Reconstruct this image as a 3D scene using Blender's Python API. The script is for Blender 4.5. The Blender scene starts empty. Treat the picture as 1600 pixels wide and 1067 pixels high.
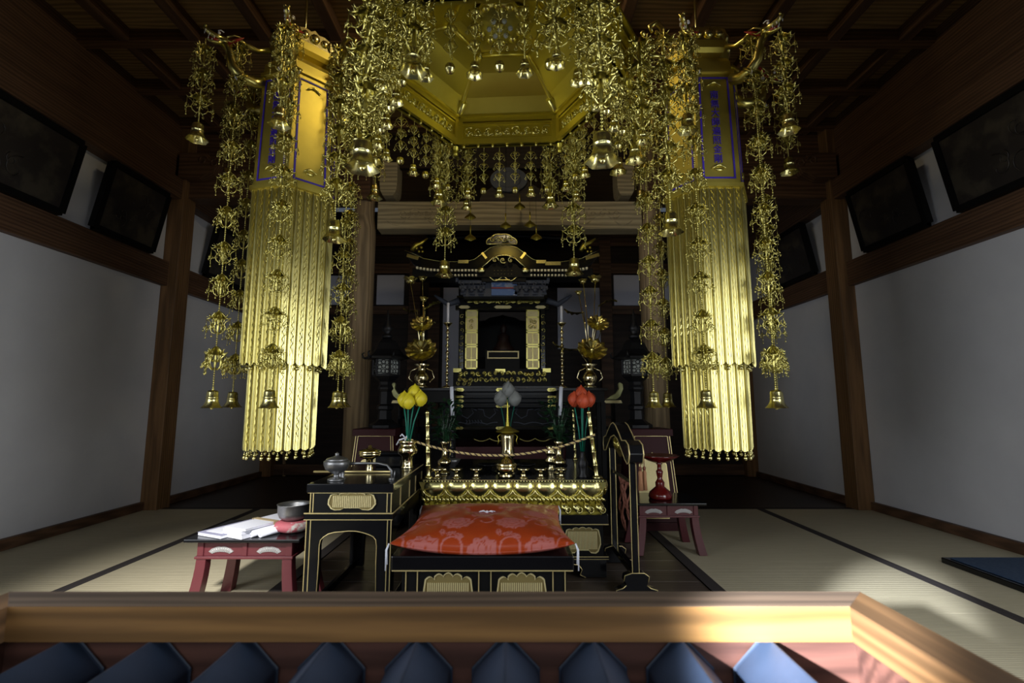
import bpy, math, random
from mathutils import Vector, Matrix
random.seed(7)
PI = math.pi
S = bpy.context.scene
COL = S.collection

# ------------------------------------------------------------------ camera
H = 0.81
FPX = 755.0
TH = math.radians(7.3)
CT, ST = math.cos(TH), math.sin(TH)
cam = bpy.data.cameras.new('camera')
cam.sensor_width = 36.0
cam.lens = 36.0 * FPX / 1600.0
cam.clip_start = 0.02
cam.dof.use_dof = True
cam.dof.focus_distance = 2.9
cam.dof.aperture_fstop = 4.5
camo = bpy.data.objects.new('camera', cam)
camo.location = (0, 0, H)
camo.rotation_euler = (PI / 2 + TH, 0, 0)
COL.objects.link(camo)
S.camera = camo

# ------------------------------------------------------------------ world, light, exposure
w = bpy.data.worlds.new('world')
S.world = w
w.use_nodes = True
w.node_tree.nodes['Background'].inputs[0].default_value = (0.55, 0.66, 0.85, 1)
w.node_tree.nodes['Background'].inputs[1].default_value = 0.12
S.view_settings.view_transform = 'Standard'
S.view_settings.look = 'None'
S.view_settings.gamma = 1
S.view_settings.use_curve_mapping = False
S.view_settings.exposure = 0.0

def area(name, loc, aim, sx, sy, power, col):
    l = bpy.data.lights.new(name, 'AREA')
    l.shape = 'RECTANGLE'; l.size = sx; l.size_y = sy
    l.energy = power; l.color = col
    o = bpy.data.objects.new(name, l)
    o.location = loc
    d = Vector(aim) - Vector(loc)
    o.rotation_euler = d.to_track_quat('-Z', 'Y').to_euler()
    COL.objects.link(o)
    return o
def spot(name, loc, aim, power, ang, blend, col, size=0.05):
    l = bpy.data.lights.new(name, 'SPOT')
    l.energy = power; l.color = col; l.spot_size = math.radians(ang); l.spot_blend = blend
    l.shadow_soft_size = size
    o = bpy.data.objects.new(name, l)
    o.location = loc
    d = Vector(aim) - Vector(loc)
    o.rotation_euler = d.to_track_quat('-Z', 'Y').to_euler()
    COL.objects.link(o)
    return o
# daylight entering at the two sides of the open front of the hall (the porch middle stays dark)
area('daylight_left', (-1.75, 0.70, 1.0), (2.0, 2.5, 0.75), 1.1, 1.3, 17, (0.92, 0.96, 1.0)).data.spread = math.radians(130)
area('daylight_right', (1.75, 0.70, 1.0), (-2.0, 2.5, 0.75), 1.1, 1.3, 17, (0.92, 0.96, 1.0)).data.spread = math.radians(130)
area('daylight_porch', (0.0, -1.6, 1.5), (0.0, 3.0, 0.6), 3.4, 0.5, 20, (0.93, 0.97, 1.0))
# light from the sunny forecourt falling low through the doorway
spot('sun_patch_left', (-0.9, 0.1, 1.78), (-1.40, 1.95, 0.0), 560, 34, 1.0, (1.0, 0.98, 0.93), 0.10)
spot('sun_patch_box', (-0.95, -0.9, 1.2), (0.44, 0.745, 0.49), 3000, 8.5, 0.8, (0.88, 0.93, 1.0), 0.03)
spot('sun_patch_right', (1.2, 0.1, 1.78), (1.85, 1.75, 0.0), 90, 44, 1.0, (0.95, 0.98, 1.0), 0.10)
# dim warm lamp burning high in the hall, above the canopy roof
wl = bpy.data.lights.new('ceiling_lamp', 'POINT'); wl.energy = 16; wl.color = (1.0, 0.82, 0.50); wl.shadow_soft_size = 0.06
wo = bpy.data.objects.new('ceiling_lamp', wl); wo.location = (-0.05, 2.0, 2.98); COL.objects.link(wo)

# ------------------------------------------------------------------ pixel helpers (photo position at a known depth or height)
def P(px, py, Y):
    u = (px - 800) / FPX; v = (533.5 - py) / FPX
    t = Y / (CT - v * ST)
    return Vector((u * t, Y, H + t * (ST + v * CT)))
def F(px, py, z):
    u = (px - 800) / FPX; v = (533.5 - py) / FPX
    t = (z - H) / (ST + v * CT)
    return Vector((u * t, t * (CT - v * ST), z))

# ------------------------------------------------------------------ materials
def mat(name, col, rough=0.5, metal=0.0, spec=0.5, coat=0.0, noise=None, bump=None, sheen=0.0, vary=None, grain=None):
    m = bpy.data.materials.new(name); m.use_nodes = True
    nt = m.node_tree; N = nt.nodes; L = nt.links
    b = N['Principled BSDF']
    b.inputs['Base Color'].default_value = (*col, 1)
    b.inputs['Roughness'].default_value = rough
    b.inputs['Metallic'].default_value = metal
    b.inputs['Specular IOR Level'].default_value = spec
    b.inputs['Coat Weight'].default_value = coat
    b.inputs['Coat Roughness'].default_value = 0.08
    b.inputs['Sheen Weight'].default_value = sheen
    tc = N.new('ShaderNodeTexCoord')
    if vary:            # (scale vector, colour 2, noise scale, lo, hi)
        sc, c2, ns, lo, hi = vary
        mp = N.new('ShaderNodeMapping'); mp.inputs['Scale'].default_value = sc
        L.new(tc.outputs['Object'], mp.inputs[0])
        n = N.new('ShaderNodeTexNoise'); n.inputs['Scale'].default_value = ns; n.inputs['Detail'].default_value = 6
        n.inputs['Roughness'].default_value = 0.6
        L.new(mp.outputs[0], n.inputs[0])
        mr = N.new('ShaderNodeMapRange'); mr.inputs[1].default_value = lo; mr.inputs[2].default_value = hi
        L.new(n.outputs[0], mr.inputs[0])
        mx = N.new('ShaderNodeMixRGB'); mx.inputs[1].default_value = (*col, 1); mx.inputs[2].default_value = (*c2, 1)
        L.new(mr.outputs[0], mx.inputs[0]); L.new(mx.outputs[0], b.inputs['Base Color'])
        last = mx
        if grain:       # (axis scale, strength) growth-ring lines
            mp2 = N.new('ShaderNodeMapping'); mp2.inputs['Scale'].default_value = grain[0]
            L.new(tc.outputs['Object'], mp2.inputs[0])
            wv = N.new('ShaderNodeTexWave'); wv.wave_type = 'RINGS'; wv.inputs['Scale'].default_value = grain[1]
            wv.inputs['Distortion'].default_value = 6; wv.inputs['Detail'].default_value = 3; wv.inputs['Detail Scale'].default_value = 1.2
            L.new(mp2.outputs[0], wv.inputs[0])
            mx2 = N.new('ShaderNodeMixRGB'); mx2.blend_type = 'MULTIPLY'
            rp = N.new('ShaderNodeMapRange'); rp.inputs[3].default_value = 0.55; rp.inputs[4].default_value = 1.0
            L.new(wv.outputs['Fac'], rp.inputs[0]); mx2.inputs[0].default_value = 1.0
            L.new(mx.outputs[0], mx2.inputs[1]); L.new(rp.outputs[0], mx2.inputs[2])
            L.new(mx2.outputs[0], b.inputs['Base Color'])
    if bump:            # (scale vector, noise scale, strength, kind)
        sc, ns, st, kind = bump
        mp = N.new('ShaderNodeMapping'); mp.inputs['Scale'].default_value = sc
        L.new(tc.outputs['Object'], mp.inputs[0])
        if kind == 'voronoi':
            n = N.new('ShaderNodeTexVoronoi'); n.inputs['Scale'].default_value = ns
        elif kind == 'wave':
            n = N.new('ShaderNodeTexWave'); n.inputs['Scale'].default_value = ns
        else:
            n = N.new('ShaderNodeTexNoise'); n.inputs['Scale'].default_value = ns; n.inputs['Detail'].default_value = 4
        L.new(mp.outputs[0], n.inputs[0])
        bp = N.new('ShaderNodeBump'); bp.inputs['Strength'].default_value = st; bp.inputs['Distance'].default_value = 0.004
        L.new(n.outputs[0], bp.inputs['Height']); L.new(bp.outputs[0], b.inputs['Normal'])
    return m

GOLD = (0.68, 0.61, 0.20)
M = {}
M['gold'] = mat('gold_leaf', GOLD, 0.29, 1.0)
M['gold_strip'] = mat('gilt_strip', (0.64, 0.57, 0.22), 0.30, 1.0, bump=((1, 1, 1), 35, 0.15, 'noise'))
M['gold_matte'] = mat('matte_gold_leaf', (0.72, 0.62, 0.11), 0.42, 1.0, vary=((1, 1, 1), (0.60, 0.50, 0.08), 3, 0.3, 0.7))
M['gold_panel'] = mat('painted_gold_panel', (0.64, 0.53, 0.11), 0.5, 1.0, vary=((1, 1, 1), (0.50, 0.41, 0.08), 4, 0.3, 0.7))
M['gold_bright'] = mat('bright_gilt', (0.78, 0.71, 0.31), 0.26, 1.0, bump=((1, 1, 1), 35, 0.2, 'noise'))
M['gold_line'] = mat('gilt_edging', (0.72, 0.58, 0.26), 0.35, 0.6)
M['gold_pale'] = mat('pale_gold_screen', (0.72, 0.62, 0.32), 0.45, 0.55, bump=((1, 1, 1), 80, 0.3, 'noise'))
M['brass'] = mat('polished_brass', (0.80, 0.70, 0.42), 0.14, 1.0)
M['bronze'] = mat('grey_bronze', (0.30, 0.30, 0.31), 0.42, 0.9, vary=((1, 1, 1), (0.20, 0.20, 0.20), 30, 0.35, 0.7))
M['black'] = mat('black_lacquer', (0.005, 0.005, 0.006), 0.16, 0, 0.4)
M['black_mat'] = mat('dull_black_lacquer', (0.005, 0.005, 0.005), 0.45, 0, 0.15)
M['iron'] = mat('dark_iron', (0.010, 0.010, 0.012), 0.45, 0.4)
M['maroon'] = mat('maroon_lacquer', (0.095, 0.018, 0.023), 0.36, 0, 0.5, 0.15, vary=((1, 1, 1), (0.085, 0.015, 0.02), 9, 0.3, 0.7))
M['redlac'] = mat('red_lacquer', (0.14, 0.008, 0.008), 0.16, 0, 0.5, 0.6)
M['maroon_shaded'] = mat('shaded_maroon_lacquer', (0.045, 0.010, 0.012), 0.5, 0, 0.2)  # maroon darkened for the lantern stands, dimmer light back there put into the colour
M['rafter'] = mat('pale_gilt_paint', (0.85, 0.80, 0.55), 0.4, 0.2)
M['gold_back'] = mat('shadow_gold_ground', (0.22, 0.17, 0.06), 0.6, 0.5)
M['silver'] = mat('silver_screen', (0.42, 0.41, 0.41), 0.4, 0.6, bump=((1, 1, 1), 80, 0.3, 'noise'))
M['plaster'] = mat('white_plaster', (0.62, 0.62, 0.645), 0.9, 0, 0.2, vary=((1, 1, 1), (0.56, 0.56, 0.59), 2.5, 0.3, 0.7))
M['board'] = mat('pale_painted_panel', (0.66, 0.68, 0.80), 0.8)
WV = dict(noise=None)
def wood(name, c1, c2, ax, rough=0.55):
    sc = {'x': (0.6, 9, 9), 'y': (9, 0.6, 9), 'z': (9, 9, 0.6)}[ax]
    g = {'x': (0.25, 3, 3), 'y': (3, 0.25, 3), 'z': (3, 3, 0.25)}[ax]
    return mat(name, c1, rough, 0, 0.35, vary=(sc, c2, 3, 0.3, 0.7), grain=(g, 5))
M['wood_x'] = wood('aged_wood_x', (0.15, 0.08, 0.042), (0.09, 0.046, 0.025), 'x')
M['wood_y'] = wood('aged_wood_y', (0.15, 0.08, 0.042), (0.09, 0.046, 0.025), 'y')
M['wood_z'] = wood('aged_wood_z', (0.24, 0.13, 0.055), (0.16, 0.085, 0.035), 'z')
M['wood_dark'] = wood('dark_wood', (0.035, 0.02, 0.013), (0.018, 0.011, 0.008), 'x')
M['wood_darky'] = wood('dark_wood_y', (0.035, 0.02, 0.013), (0.018, 0.011, 0.008), 'y')
M['pale_wood_x'] = wood('pale_wood_x', (0.50, 0.42, 0.26), (0.39, 0.32, 0.19), 'x', 0.7)
M['pale_wood_z'] = wood('pale_wood_z', (0.38, 0.28, 0.16), (0.28, 0.20, 0.115), 'z', 0.7)
M['ceil_board'] = wood('ceiling_board', (0.36, 0.22, 0.085), (0.25, 0.15, 0.06), 'x', 0.6)
M['ceil_rib'] = wood('ceiling_rib', (0.17, 0.09, 0.04), (0.12, 0.06, 0.028), 'x', 0.5)
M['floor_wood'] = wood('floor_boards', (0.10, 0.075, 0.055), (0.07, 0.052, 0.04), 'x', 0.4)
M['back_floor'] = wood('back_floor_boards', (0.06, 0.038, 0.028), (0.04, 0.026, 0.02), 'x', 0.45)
M['box_wood'] = wood('weathered_box_wood', (0.36, 0.185, 0.055), (0.24, 0.125, 0.045), 'x', 0.6)
M['box_wood_y'] = wood('weathered_box_wood_y', (0.24, 0.125, 0.05), (0.15, 0.08, 0.035), 'y', 0.6)
M['box_red'] = wood('red_brown_box_wood', (0.16, 0.07, 0.05), (0.09, 0.04, 0.032), 'x', 0.55)
M['box_top'] = wood('worn_rail_top', (0.17, 0.115, 0.075), (0.11, 0.07, 0.045), 'x', 0.8)
M['slat'] = mat('blue_grey_painted_slat', (0.032, 0.048, 0.085), 0.5, 0, 0.4, vary=((1, 1, 1), (0.022, 0.034, 0.06), 12, 0.3, 0.7))
M['border'] = mat('dark_tatami_border', (0.035, 0.028, 0.028), 0.8)
M['blue'] = mat('ultramarine_line', (0.045, 0.02, 0.36), 0.5)
M['blue_panel'] = mat('blue_painted_panel', (0.12, 0.22, 0.50), 0.6, vary=((1, 1, 2), (0.42, 0.47, 0.60), 9, 0.52, 0.58))
M['grey_paint'] = mat('grey_painted_carving', (0.07, 0.08, 0.11), 0.6)
M['white'] = mat('white_paper', (0.62, 0.63, 0.70), 0.7)
M['candle'] = mat('white_candle_wax', (0.62, 0.64, 0.72), 0.5)
M['tooth'] = mat('white_enamel', (0.8, 0.8, 0.85), 0.3)
M['red'] = mat('red_paint', (0.30, 0.018, 0.012), 0.5)
M['yellow'] = mat('yellow_bud', (0.60, 0.50, 0.015), 0.55)
M['orange'] = mat('orange_bud', (0.42, 0.055, 0.015), 0.6)
M['greybud'] = mat('grey_bud', (0.24, 0.25, 0.24), 0.7)
M['stem'] = mat('green_stem', (0.0, 0.14, 0.09), 0.5)
M['leaf'] = mat('dark_green_leaf', (0.012, 0.045, 0.018), 0.35)
M['palegreen'] = mat('pale_gilt_scroll', (0.62, 0.62, 0.28), 0.4, 0.3)
M['cord'] = mat('rust_cord', (0.13, 0.04, 0.022), 0.8)
M['tassel'] = mat('orange_brown_tassel', (0.28, 0.13, 0.06), 0.8)
M['rope_gold'] = mat('gold_rope', (0.62, 0.48, 0.20), 0.6)
M['rope_dark'] = mat('dark_rope_strand', (0.06, 0.03, 0.03), 0.7)
M['navy'] = mat('navy_fabric', (0.02, 0.045, 0.10), 0.8, bump=((1, 1, 1), 120, 0.6, 'noise'), vary=((1, 1, 1), (0.035, 0.065, 0.12), 60, 0.4, 0.6))
M['tan'] = mat('tan_paper_band', (0.36, 0.28, 0.16), 0.7)
M['greypaper'] = mat('lilac_grey_cover', (0.26, 0.26, 0.36), 0.7)
M['bowlpad'] = mat('patterned_bowl_pad', (0.42, 0.10, 0.12), 0.6, vary=((1, 1, 1), (0.52, 0.52, 0.48), 14, 0.56, 0.62))
M['plaque'] = mat('blackened_painting', (0.022, 0.018, 0.016), 0.4, vary=((1, 1, 1), (0.05, 0.042, 0.03), 6, 0.5, 0.62))
M['lattice_paper'] = mat('lantern_paper', (0.34, 0.36, 0.33), 0.8)
M['statue'] = mat('dark_wood_statue', (0.035, 0.016, 0.012), 0.5)

def tatami_mat():
    m = mat('tatami_straw', (0.52, 0.465, 0.325), 0.75, 0, 0.3, vary=((1, 12, 1), (0.45, 0.40, 0.28), 6, 0.3, 0.7))
    nt = m.node_tree; N = nt.nodes; L = nt.links
    tc = N.new('ShaderNodeTexCoord'); wv = N.new('ShaderNodeTexWave'); wv.bands_direction = 'Y'; wv.inputs['Scale'].default_value = 28
    wv.inputs['Distortion'].default_value = 0.4
    L.new(tc.outputs['Object'], wv.inputs[0])
    bp = N.new('ShaderNodeBump'); bp.inputs['Strength'].default_value = 0.5; bp.inputs['Distance'].default_value = 0.002
    L.new(wv.outputs['Fac'], bp.inputs['Height']); L.new(bp.outputs[0], N['Principled BSDF'].inputs['Normal'])
    return m
M['tatami'] = tatami_mat()

# ------------------------------------------------------------------ mesh builder
class MB:
    def __init__(self):
        self.v = []; self.f = []; self.s = []; self.mi = []; self.k = 0
        self.T = None
    def add(self, vs, fs, smooth=False):
        o = len(self.v)
        if self.T is not None:
            vs = [self.T @ Vector(p) for p in vs]
        self.v.extend([tuple(p) for p in vs])
        for f in fs:
            self.f.append([i + o for i in f]); self.s.append(smooth); self.mi.append(self.k)
        return self
    def box(self, x0, x1, y0, y1, z0, z1):
        vs = [(x0, y0, z0), (x1, y0, z0), (x1, y1, z0), (x0, y1, z0), (x0, y0, z1), (x1, y0, z1), (x1, y1, z1), (x0, y1, z1)]
        return self.add(vs, [(0, 3, 2, 1), (4, 5, 6, 7), (0, 1, 5, 4), (1, 2, 6, 5), (2, 3, 7, 6), (3, 0, 4, 7)])
    def bar(self, a, b, wd, ht=None, up=(0, 0, 1)):      # a straight bar of rectangular section
        a = Vector(a); b = Vector(b); d = (b - a).normalized(); ht = ht or wd
        s = d.cross(Vector(up))
        if s.length < 1e-4: s = d.cross(Vector((1, 0, 0)))
        s.normalize(); u = s.cross(d)
        vs = []
        for p in (a, b):
            for i, j in ((-1, -1), (1, -1), (1, 1), (-1, 1)):
                vs.append(p + s * (i * wd / 2) + u * (j * ht / 2))
        return self.add(vs, [(0, 1, 2, 3), (7, 6, 5, 4), (0, 4, 5, 1), (1, 5, 6, 2), (2, 6, 7, 3), (3, 7, 4, 0)])
    def tube(self, pts, r, n=6, cap=True, flat=1.0, smooth=True, closed=False):
        pts = [Vector(p) for p in pts]; m = len(pts)
        rs = r if isinstance(r, (list, tuple)) else [r] * m
        vs = []; prev = None
        for i, p in enumerate(pts):
            if closed: d = pts[(i + 1) % m] - pts[i - 1]
            else: d = pts[min(i + 1, m - 1)] - pts[max(i - 1, 0)]
            if d.length < 1e-9: d = Vector((0, 0, 1))
            d.normalize()
            if prev is None:
                a = Vector((0, 0, 1)) if abs(d.z) < 0.9 else Vector((1, 0, 0))
                s = d.cross(a).normalized()
            else:
                s = (prev - d * prev.dot(d))
                s = s.normalized() if s.length > 1e-6 else d.cross(Vector((0.3, 0.5, 0.8))).normalized()
            prev = s; u = d.cross(s)
            for k in range(n):
                an = 2 * PI * k / n
                vs.append(p + s * (math.cos(an) * rs[i]) + u * (math.sin(an) * rs[i] * flat))
        fs = []
        rng = m if closed else m - 1
        for i in range(rng):
            for k in range(n):
                a = i * n + k; b = i * n + (k + 1) % n
                c = ((i + 1) % m) * n + (k + 1) % n; d2 = ((i + 1) % m) * n + k
                fs.append((a, b, c, d2))
        self.add(vs, fs, smooth)
        if cap and not closed:
            o = len(self.v) - len(vs)
            self.f.append([o + k for k in range(n)][::-1]); self.s.append(False); self.mi.append(self.k)
            self.f.append([o + (m - 1) * n + k for k in range(n)]); self.s.append(False); self.mi.append(self.k)
        return self
    def lathe(self, prof, n=20, c=(0, 0, 0), lobes=0, amp=0.0, lo=0, smooth=True, cap=True, rot=0.0):
        vs = []; fs = []
        for j, (r, z) in enumerate(prof):
            for k in range(n):
                an = 2 * PI * k / n + rot
                rr = r * (1 + (amp * math.cos(lobes * an) if (lobes and j >= lo) else 0))
                vs.append((c[0] + rr * math.cos(an), c[1] + rr * math.sin(an), c[2] + z))
        for j in range(len(prof) - 1):
            for k in range(n):
                fs.append((j * n + k, j * n + (k + 1) % n, (j + 1) * n + (k + 1) % n, (j + 1) * n + k))
        self.add(vs, fs, smooth)
        if cap:
            o = len(self.v) - len(vs)
            for j, fl in ((0, True), (len(prof) - 1, False)):
                if prof[j][0] > 1e-4:
                    q = [o + j * n + k for k in range(n)]
                    self.f.append(q[::-1] if fl else q); self.s.append(False); self.mi.append(self.k)
        return self
    def ball(self, c, r, n=10, m=7, sc=(1, 1, 1)):
        vs = []; fs = []
        for j in range(m + 1):
            t = PI * j / m
            for k in range(n):
                a = 2 * PI * k / n
                vs.append((c[0] + r * sc[0] * math.sin(t) * math.cos(a), c[1] + r * sc[1] * math.sin(t) * math.sin(a), c[2] + r * sc[2] * math.cos(t)))
        for j in range(m):
            for k in range(n):
                fs.append((j * n + k, (j + 1) * n + k, (j + 1) * n + (k + 1) % n, j * n + (k + 1) % n))
        return self.add(vs, fs, True)
    def prism(self, out, d0, d1, plane='xz'):            # extrude a closed 2D outline
        n = len(out)
        def pt(p, d):
            if plane == 'xz': return (p[0], d, p[1])
            if plane == 'yz': return (d, p[0], p[1])
            return (p[0], p[1], d)
        vs = [pt(p, d0) for p in out] + [pt(p, d1) for p in out]
        fs = [tuple(range(n)), tuple(range(2 * n - 1, n - 1, -1))]
        for i in range(n):
            fs.append((i, (i + 1) % n, n + (i + 1) % n, n + i))
        return self.add(vs, fs)
    def ring(self, out, inn, d0, d1, plane='xz'):        # frame between two outlines of equal length
        n = len(out)
        def pt(p, d):
            if plane == 'xz': return (p[0], d, p[1])
            if plane == 'yz': return (d, p[0], p[1])
            return (p[0], p[1], d)
        vs = [pt(p, d0) for p in out] + [pt(p, d0) for p in inn] + [pt(p, d1) for p in out] + [pt(p, d1) for p in inn]
        fs = []
        for i in range(n):
            j = (i + 1) % n
            fs += [(i, j, n + j, n + i), (2 * n + i, 3 * n + i, 3 * n + j, 2 * n + j), (i, 2 * n + i, 2 * n + j, j), (n + i, n + j, 3 * n + j, 3 * n + i)]
        return self.add(vs, fs)
    def mesh(self, name, mats):
        me = bpy.data.meshes.new(name)
        me.from_pydata(self.v, [], self.f)
        if not isinstance(mats, (list, tuple)): mats = [mats]
        for m_ in mats: me.materials.append(m_)
        me.polygons.foreach_set('use_smooth', self.s)
        me.polygons.foreach_set('material_index', self.mi)
        me.update()
        return me
    def build(self, name, m, parent=None, bevel=0, loc=None, fix=True):
        me = self.mesh(name, m)
        if fix:
            import bmesh
            bm = bmesh.new(); bm.from_mesh(me); bmesh.ops.recalc_face_normals(bm, faces=bm.faces); bm.to_mesh(me); bm.free()
        o = bpy.data.objects.new(name, me); COL.objects.link(o)
        if parent: o.parent = parent
        if loc: o.location = loc
        if bevel:
            b = o.modifiers.new('bevel', 'BEVEL'); b.width = bevel; b.segments = 2; b.limit_method = 'ANGLE'
        return o

def tag(o, label=None, cat=None, group=None, kind=None):
    if label: o['label'] = label
    if cat: o['category'] = cat
    if group: o['group'] = group
    if kind: o['kind'] = kind
    return o
def empty(name, loc, label, cat, group=None, rz=0.0):
    o = bpy.data.objects.new(name, None); o.empty_display_size = 0.05
    o.location = loc; o.rotation_euler = (0, 0, rz); COL.objects.link(o)
    return tag(o, label, cat, group)
def link_mesh(name, me, parent=None, loc=(0, 0, 0), rz=0.0, sc=1.0):
    o = bpy.data.objects.new(name, me); COL.objects.link(o)
    o.parent = parent; o.location = loc; o.rotation_euler = (0, 0, rz); o.scale = (sc, sc, sc)
    return o
def copy_tree(o, parent=None):
    c = o.copy(); COL.objects.link(c)
    if parent: c.parent = parent
    for ch in list(o.children): copy_tree(ch, c)
    return c
def struct(name, mb, m, bevel=0):
    return tag(mb.build(name, m, None, bevel), kind='structure')
def spiral(cx, cz, r, turns=1.4, n=14, a0=0.0, sgn=1):
    out = []
    for i in range(n):
        t = i / (n - 1)
        a = a0 + sgn * turns * 2 * PI * t
        rr = r * (1 - 0.85 * t)
        out.append((cx + rr * math.cos(a), cz + rr * math.sin(a)))
    return out
def relief(mb, x0, x1, z0, z1, y, rows=1, rad=0.0025, seed=1, n=5):
    rnd = random.Random(seed); h = (z1 - z0) / rows; L = x1 - x0
    cnt = max(1, int(round(L / (h * 0.9))))
    for r_ in range(rows):
        for i in range(cnt):
            cx = x0 + L * (i + 0.5) / cnt; cz = z0 + h * (r_ + 0.5)
            s = 1 if (i + r_) % 2 == 0 else -1
            pts = spiral(cx, cz, h * 0.44, 1.2, 11, rnd.uniform(0, 6.28), s)
            mb.tube([(a, y, b) for a, b in pts], [rad * 1.5 - rad * 0.9 * k / 10 for k in range(11)], n)
            mb.ball((cx, y, cz), rad * 1.9, 6, 4)
# ================================================================== THE ROOM
XL, XR = -2.85, 2.78
YB, YM, YF = 5.7, 3.9, 0.95          # back wall, inner line of posts, front line
ZC = 3.15
mb = MB()
yy = YF - 0.4; i = 0
while yy < YM:
    mb.box(-1.0, 0.87, yy, min(yy + 0.148, YM), -0.05, -0.004); yy += 0.15
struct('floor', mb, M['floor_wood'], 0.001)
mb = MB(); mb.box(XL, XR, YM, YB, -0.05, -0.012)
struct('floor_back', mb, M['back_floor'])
mb = MB(); mb.box(XL, XR, YM - 0.03, YM + 0.03, -0.05, 0.0)
struct('trim_1', mb, M['wood_dark'])
# tatami mats with cloth borders
k = 1
for (x0, x1) in ((XL, -1.97), (-1.97, -1.0), (0.87, 1.92), (1.92, XR)):
    for (y0, y1) in ((0.0, 2.0), (2.0, YM - 0.03)):
        mb = MB()
        mb.box(x0 + 0.001, x1 - 0.001, y0 + 0.001, y1 - 0.001, -0.05, 0.0)
        mb.k = 1
        bx = [x1] if x0 == XL else ([x0] if x1 == XR else [x0, x1])
        for b in bx:
            a0, a1 = (b - 0.028, b - 0.001) if b == x1 else (b + 0.001, b + 0.028)
            if abs(b) < 1.5: a0, a1 = (b - 0.06, b - 0.001) if b == x1 else (b + 0.001, b + 0.06)
            mb.box(a0, a1, y0 + 0.001, y1 - 0.001, -0.01, 0.0015)
        struct('floor_tatami_%d' % k, mb, [M['tatami'], M['border']]); k += 1
# side walls: plaster, posts, rails and upper beam
def side(sgn, X, name):
    def bx(mb, d0, d1, y0, y1, z0, z1):
        a, b = X - sgn * d0, X - sgn * d1
        mb.box(min(a, b), max(a, b), y0, y1, z0, z1)
    mb = MB(); bx(mb, -0.1, 0, YF, YB, -0.05, ZC + 0.05)
    struct('wall_' + name, mb, M['plaster'])
    mb = MB(); bx(mb, 0, 0.035, YF, YM - 0.07, 0, 0.062); bx(mb, 0, 0.035, YM + 0.07, YB, -0.012, 0.05)
    struct('baseboard_' + name, mb, M['wood_y'], 0.004)
    n = 2 if sgn < 0 else 6
    mb = MB(); bx(mb, 0, 0.055, YF, YB, 1.755, 1.957)
    struct('trim_%d' % n, mb, M['wood_y'], 0.006)
    mb = MB(); bx(mb, 0, 0.11, YF, YB, 2.49, 2.66); bx(mb, 0, 0.06, YF, YB, 2.66, ZC + 0.05)
    struct('trim_%d' % (n + 1), mb, M['wood_darky'] if 0 else M['wood_y'], 0.006)
    mb = MB(); bx(mb, 0, 0.13, YM - 0.075, YM + 0.075, -0.01, ZC); bx(mb, 0, 0.13, YB - 0.12, YB, -0.01, ZC)
    struct('trim_%d' % (n + 2), mb, M['wood_z'], 0.006)
    # tie beam from the post to the round column, with a carved nose
    cx = -1.2 if sgn < 0 else 1.16
    mb = MB(); a, b = sorted((X, cx)); mb.box(a, b, YM - 0.02, YM + 0.12, 2.52, 2.74)
    mb.box(a, b, YM + 0.03, YM + 0.06, 2.74, ZC)
    out = [(0.0, 2.66), (0.16, 2.66), (0.27, 2.70), (0.33, 2.76), (0.32, 2.82), (0.26, 2.80), (0.24, 2.85), (0.16, 2.87), (0.0, 2.87)]
    mb.prism([(X - sgn * (0.1 + p[0]), p[1]) for p in out], YM - 0.13, YM - 0.03)
    for cc in ((0.30, 2.775), (0.2, 2.80)):
        mb.tube([(X - sgn * (0.1 + p[0]), YM - 0.135, p[1]) for p in spiral(cc[0], cc[1], 0.045, 1.3, 12)], 0.006, 5)
    struct('trim_%d' % (n + 3), mb, M['wood_x'], 0.004)
side(-1, XL, 'left'); side(1, XR, 'right')
mb = MB(); mb.box(XL, XR, YB, YB + 0.1, -0.05, ZC)
struct('wall_back', mb, M['wood_dark'])
# rails and pale panels of the back wall
mb = MB()
for z0, z1 in ((2.36, 2.48), (0.0, 0.12), (2.7, 2.85)): mb.box(XL, XR, YB - 0.05, YB, z0, z1)
mb.box(XL, P(640, 450, YB).x, YB - 0.05, YB, 1.86, 1.96); mb.box(P(945, 450, YB).x, XR, YB - 0.05, YB, 1.86, 1.96)
for px in (560, 650, 680, 945, 1015): 
    x = P(px, 450, YB).x; mb.box(x - 0.07, x + 0.07, YB - 0.06, YB, 0, 2.9)
struct('trim_10', mb, M['wood_x'], 0.004)
def wall_panel(x0p, y0p, x1p, y1p, n):
    a = P(x0p, y1p, YB - 0.03); b = P(x1p, y0p, YB - 0.03)
    mb = MB(); mb.box(a.x, b.x, YB - 0.035, YB + 0.001, a.z, b.z)
    struct('wall_back_panel_%d' % n, mb, M['board'])
for n, q in enumerate(((500, 431, 547, 476), (588, 430, 632, 476), (690, 440, 728, 620), (872, 450, 938, 545), (960, 430, 998, 477), (1038, 432, 1080, 477))):
    wall_panel(*q, n + 1)
# front wall above and beside the open doorway (behind the photographer's shoulders)
mb = MB()
mb.box(XL, XR, YF - 0.1, YF, 1.9, ZC); mb.box(XL, -2.2, YF - 0.1, YF, -0.05, 1.9); mb.box(2.2, XR, YF - 0.1, YF, -0.05, 1.9)
struct('wall_front', mb, M['wood_dark'])
mb = MB(); mb.box(-2.6, 2.6, -1.4, YF - 0.1, 2.3, 2.4)
struct('ceiling_porch', mb, M['wood_dark'])
mb = MB(); mb.box(-3.2, 3.2, -2.2, YF - 0.1, -0.6, -0.5)
struct('floor_porch', mb, M['floor_wood'])
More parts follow.
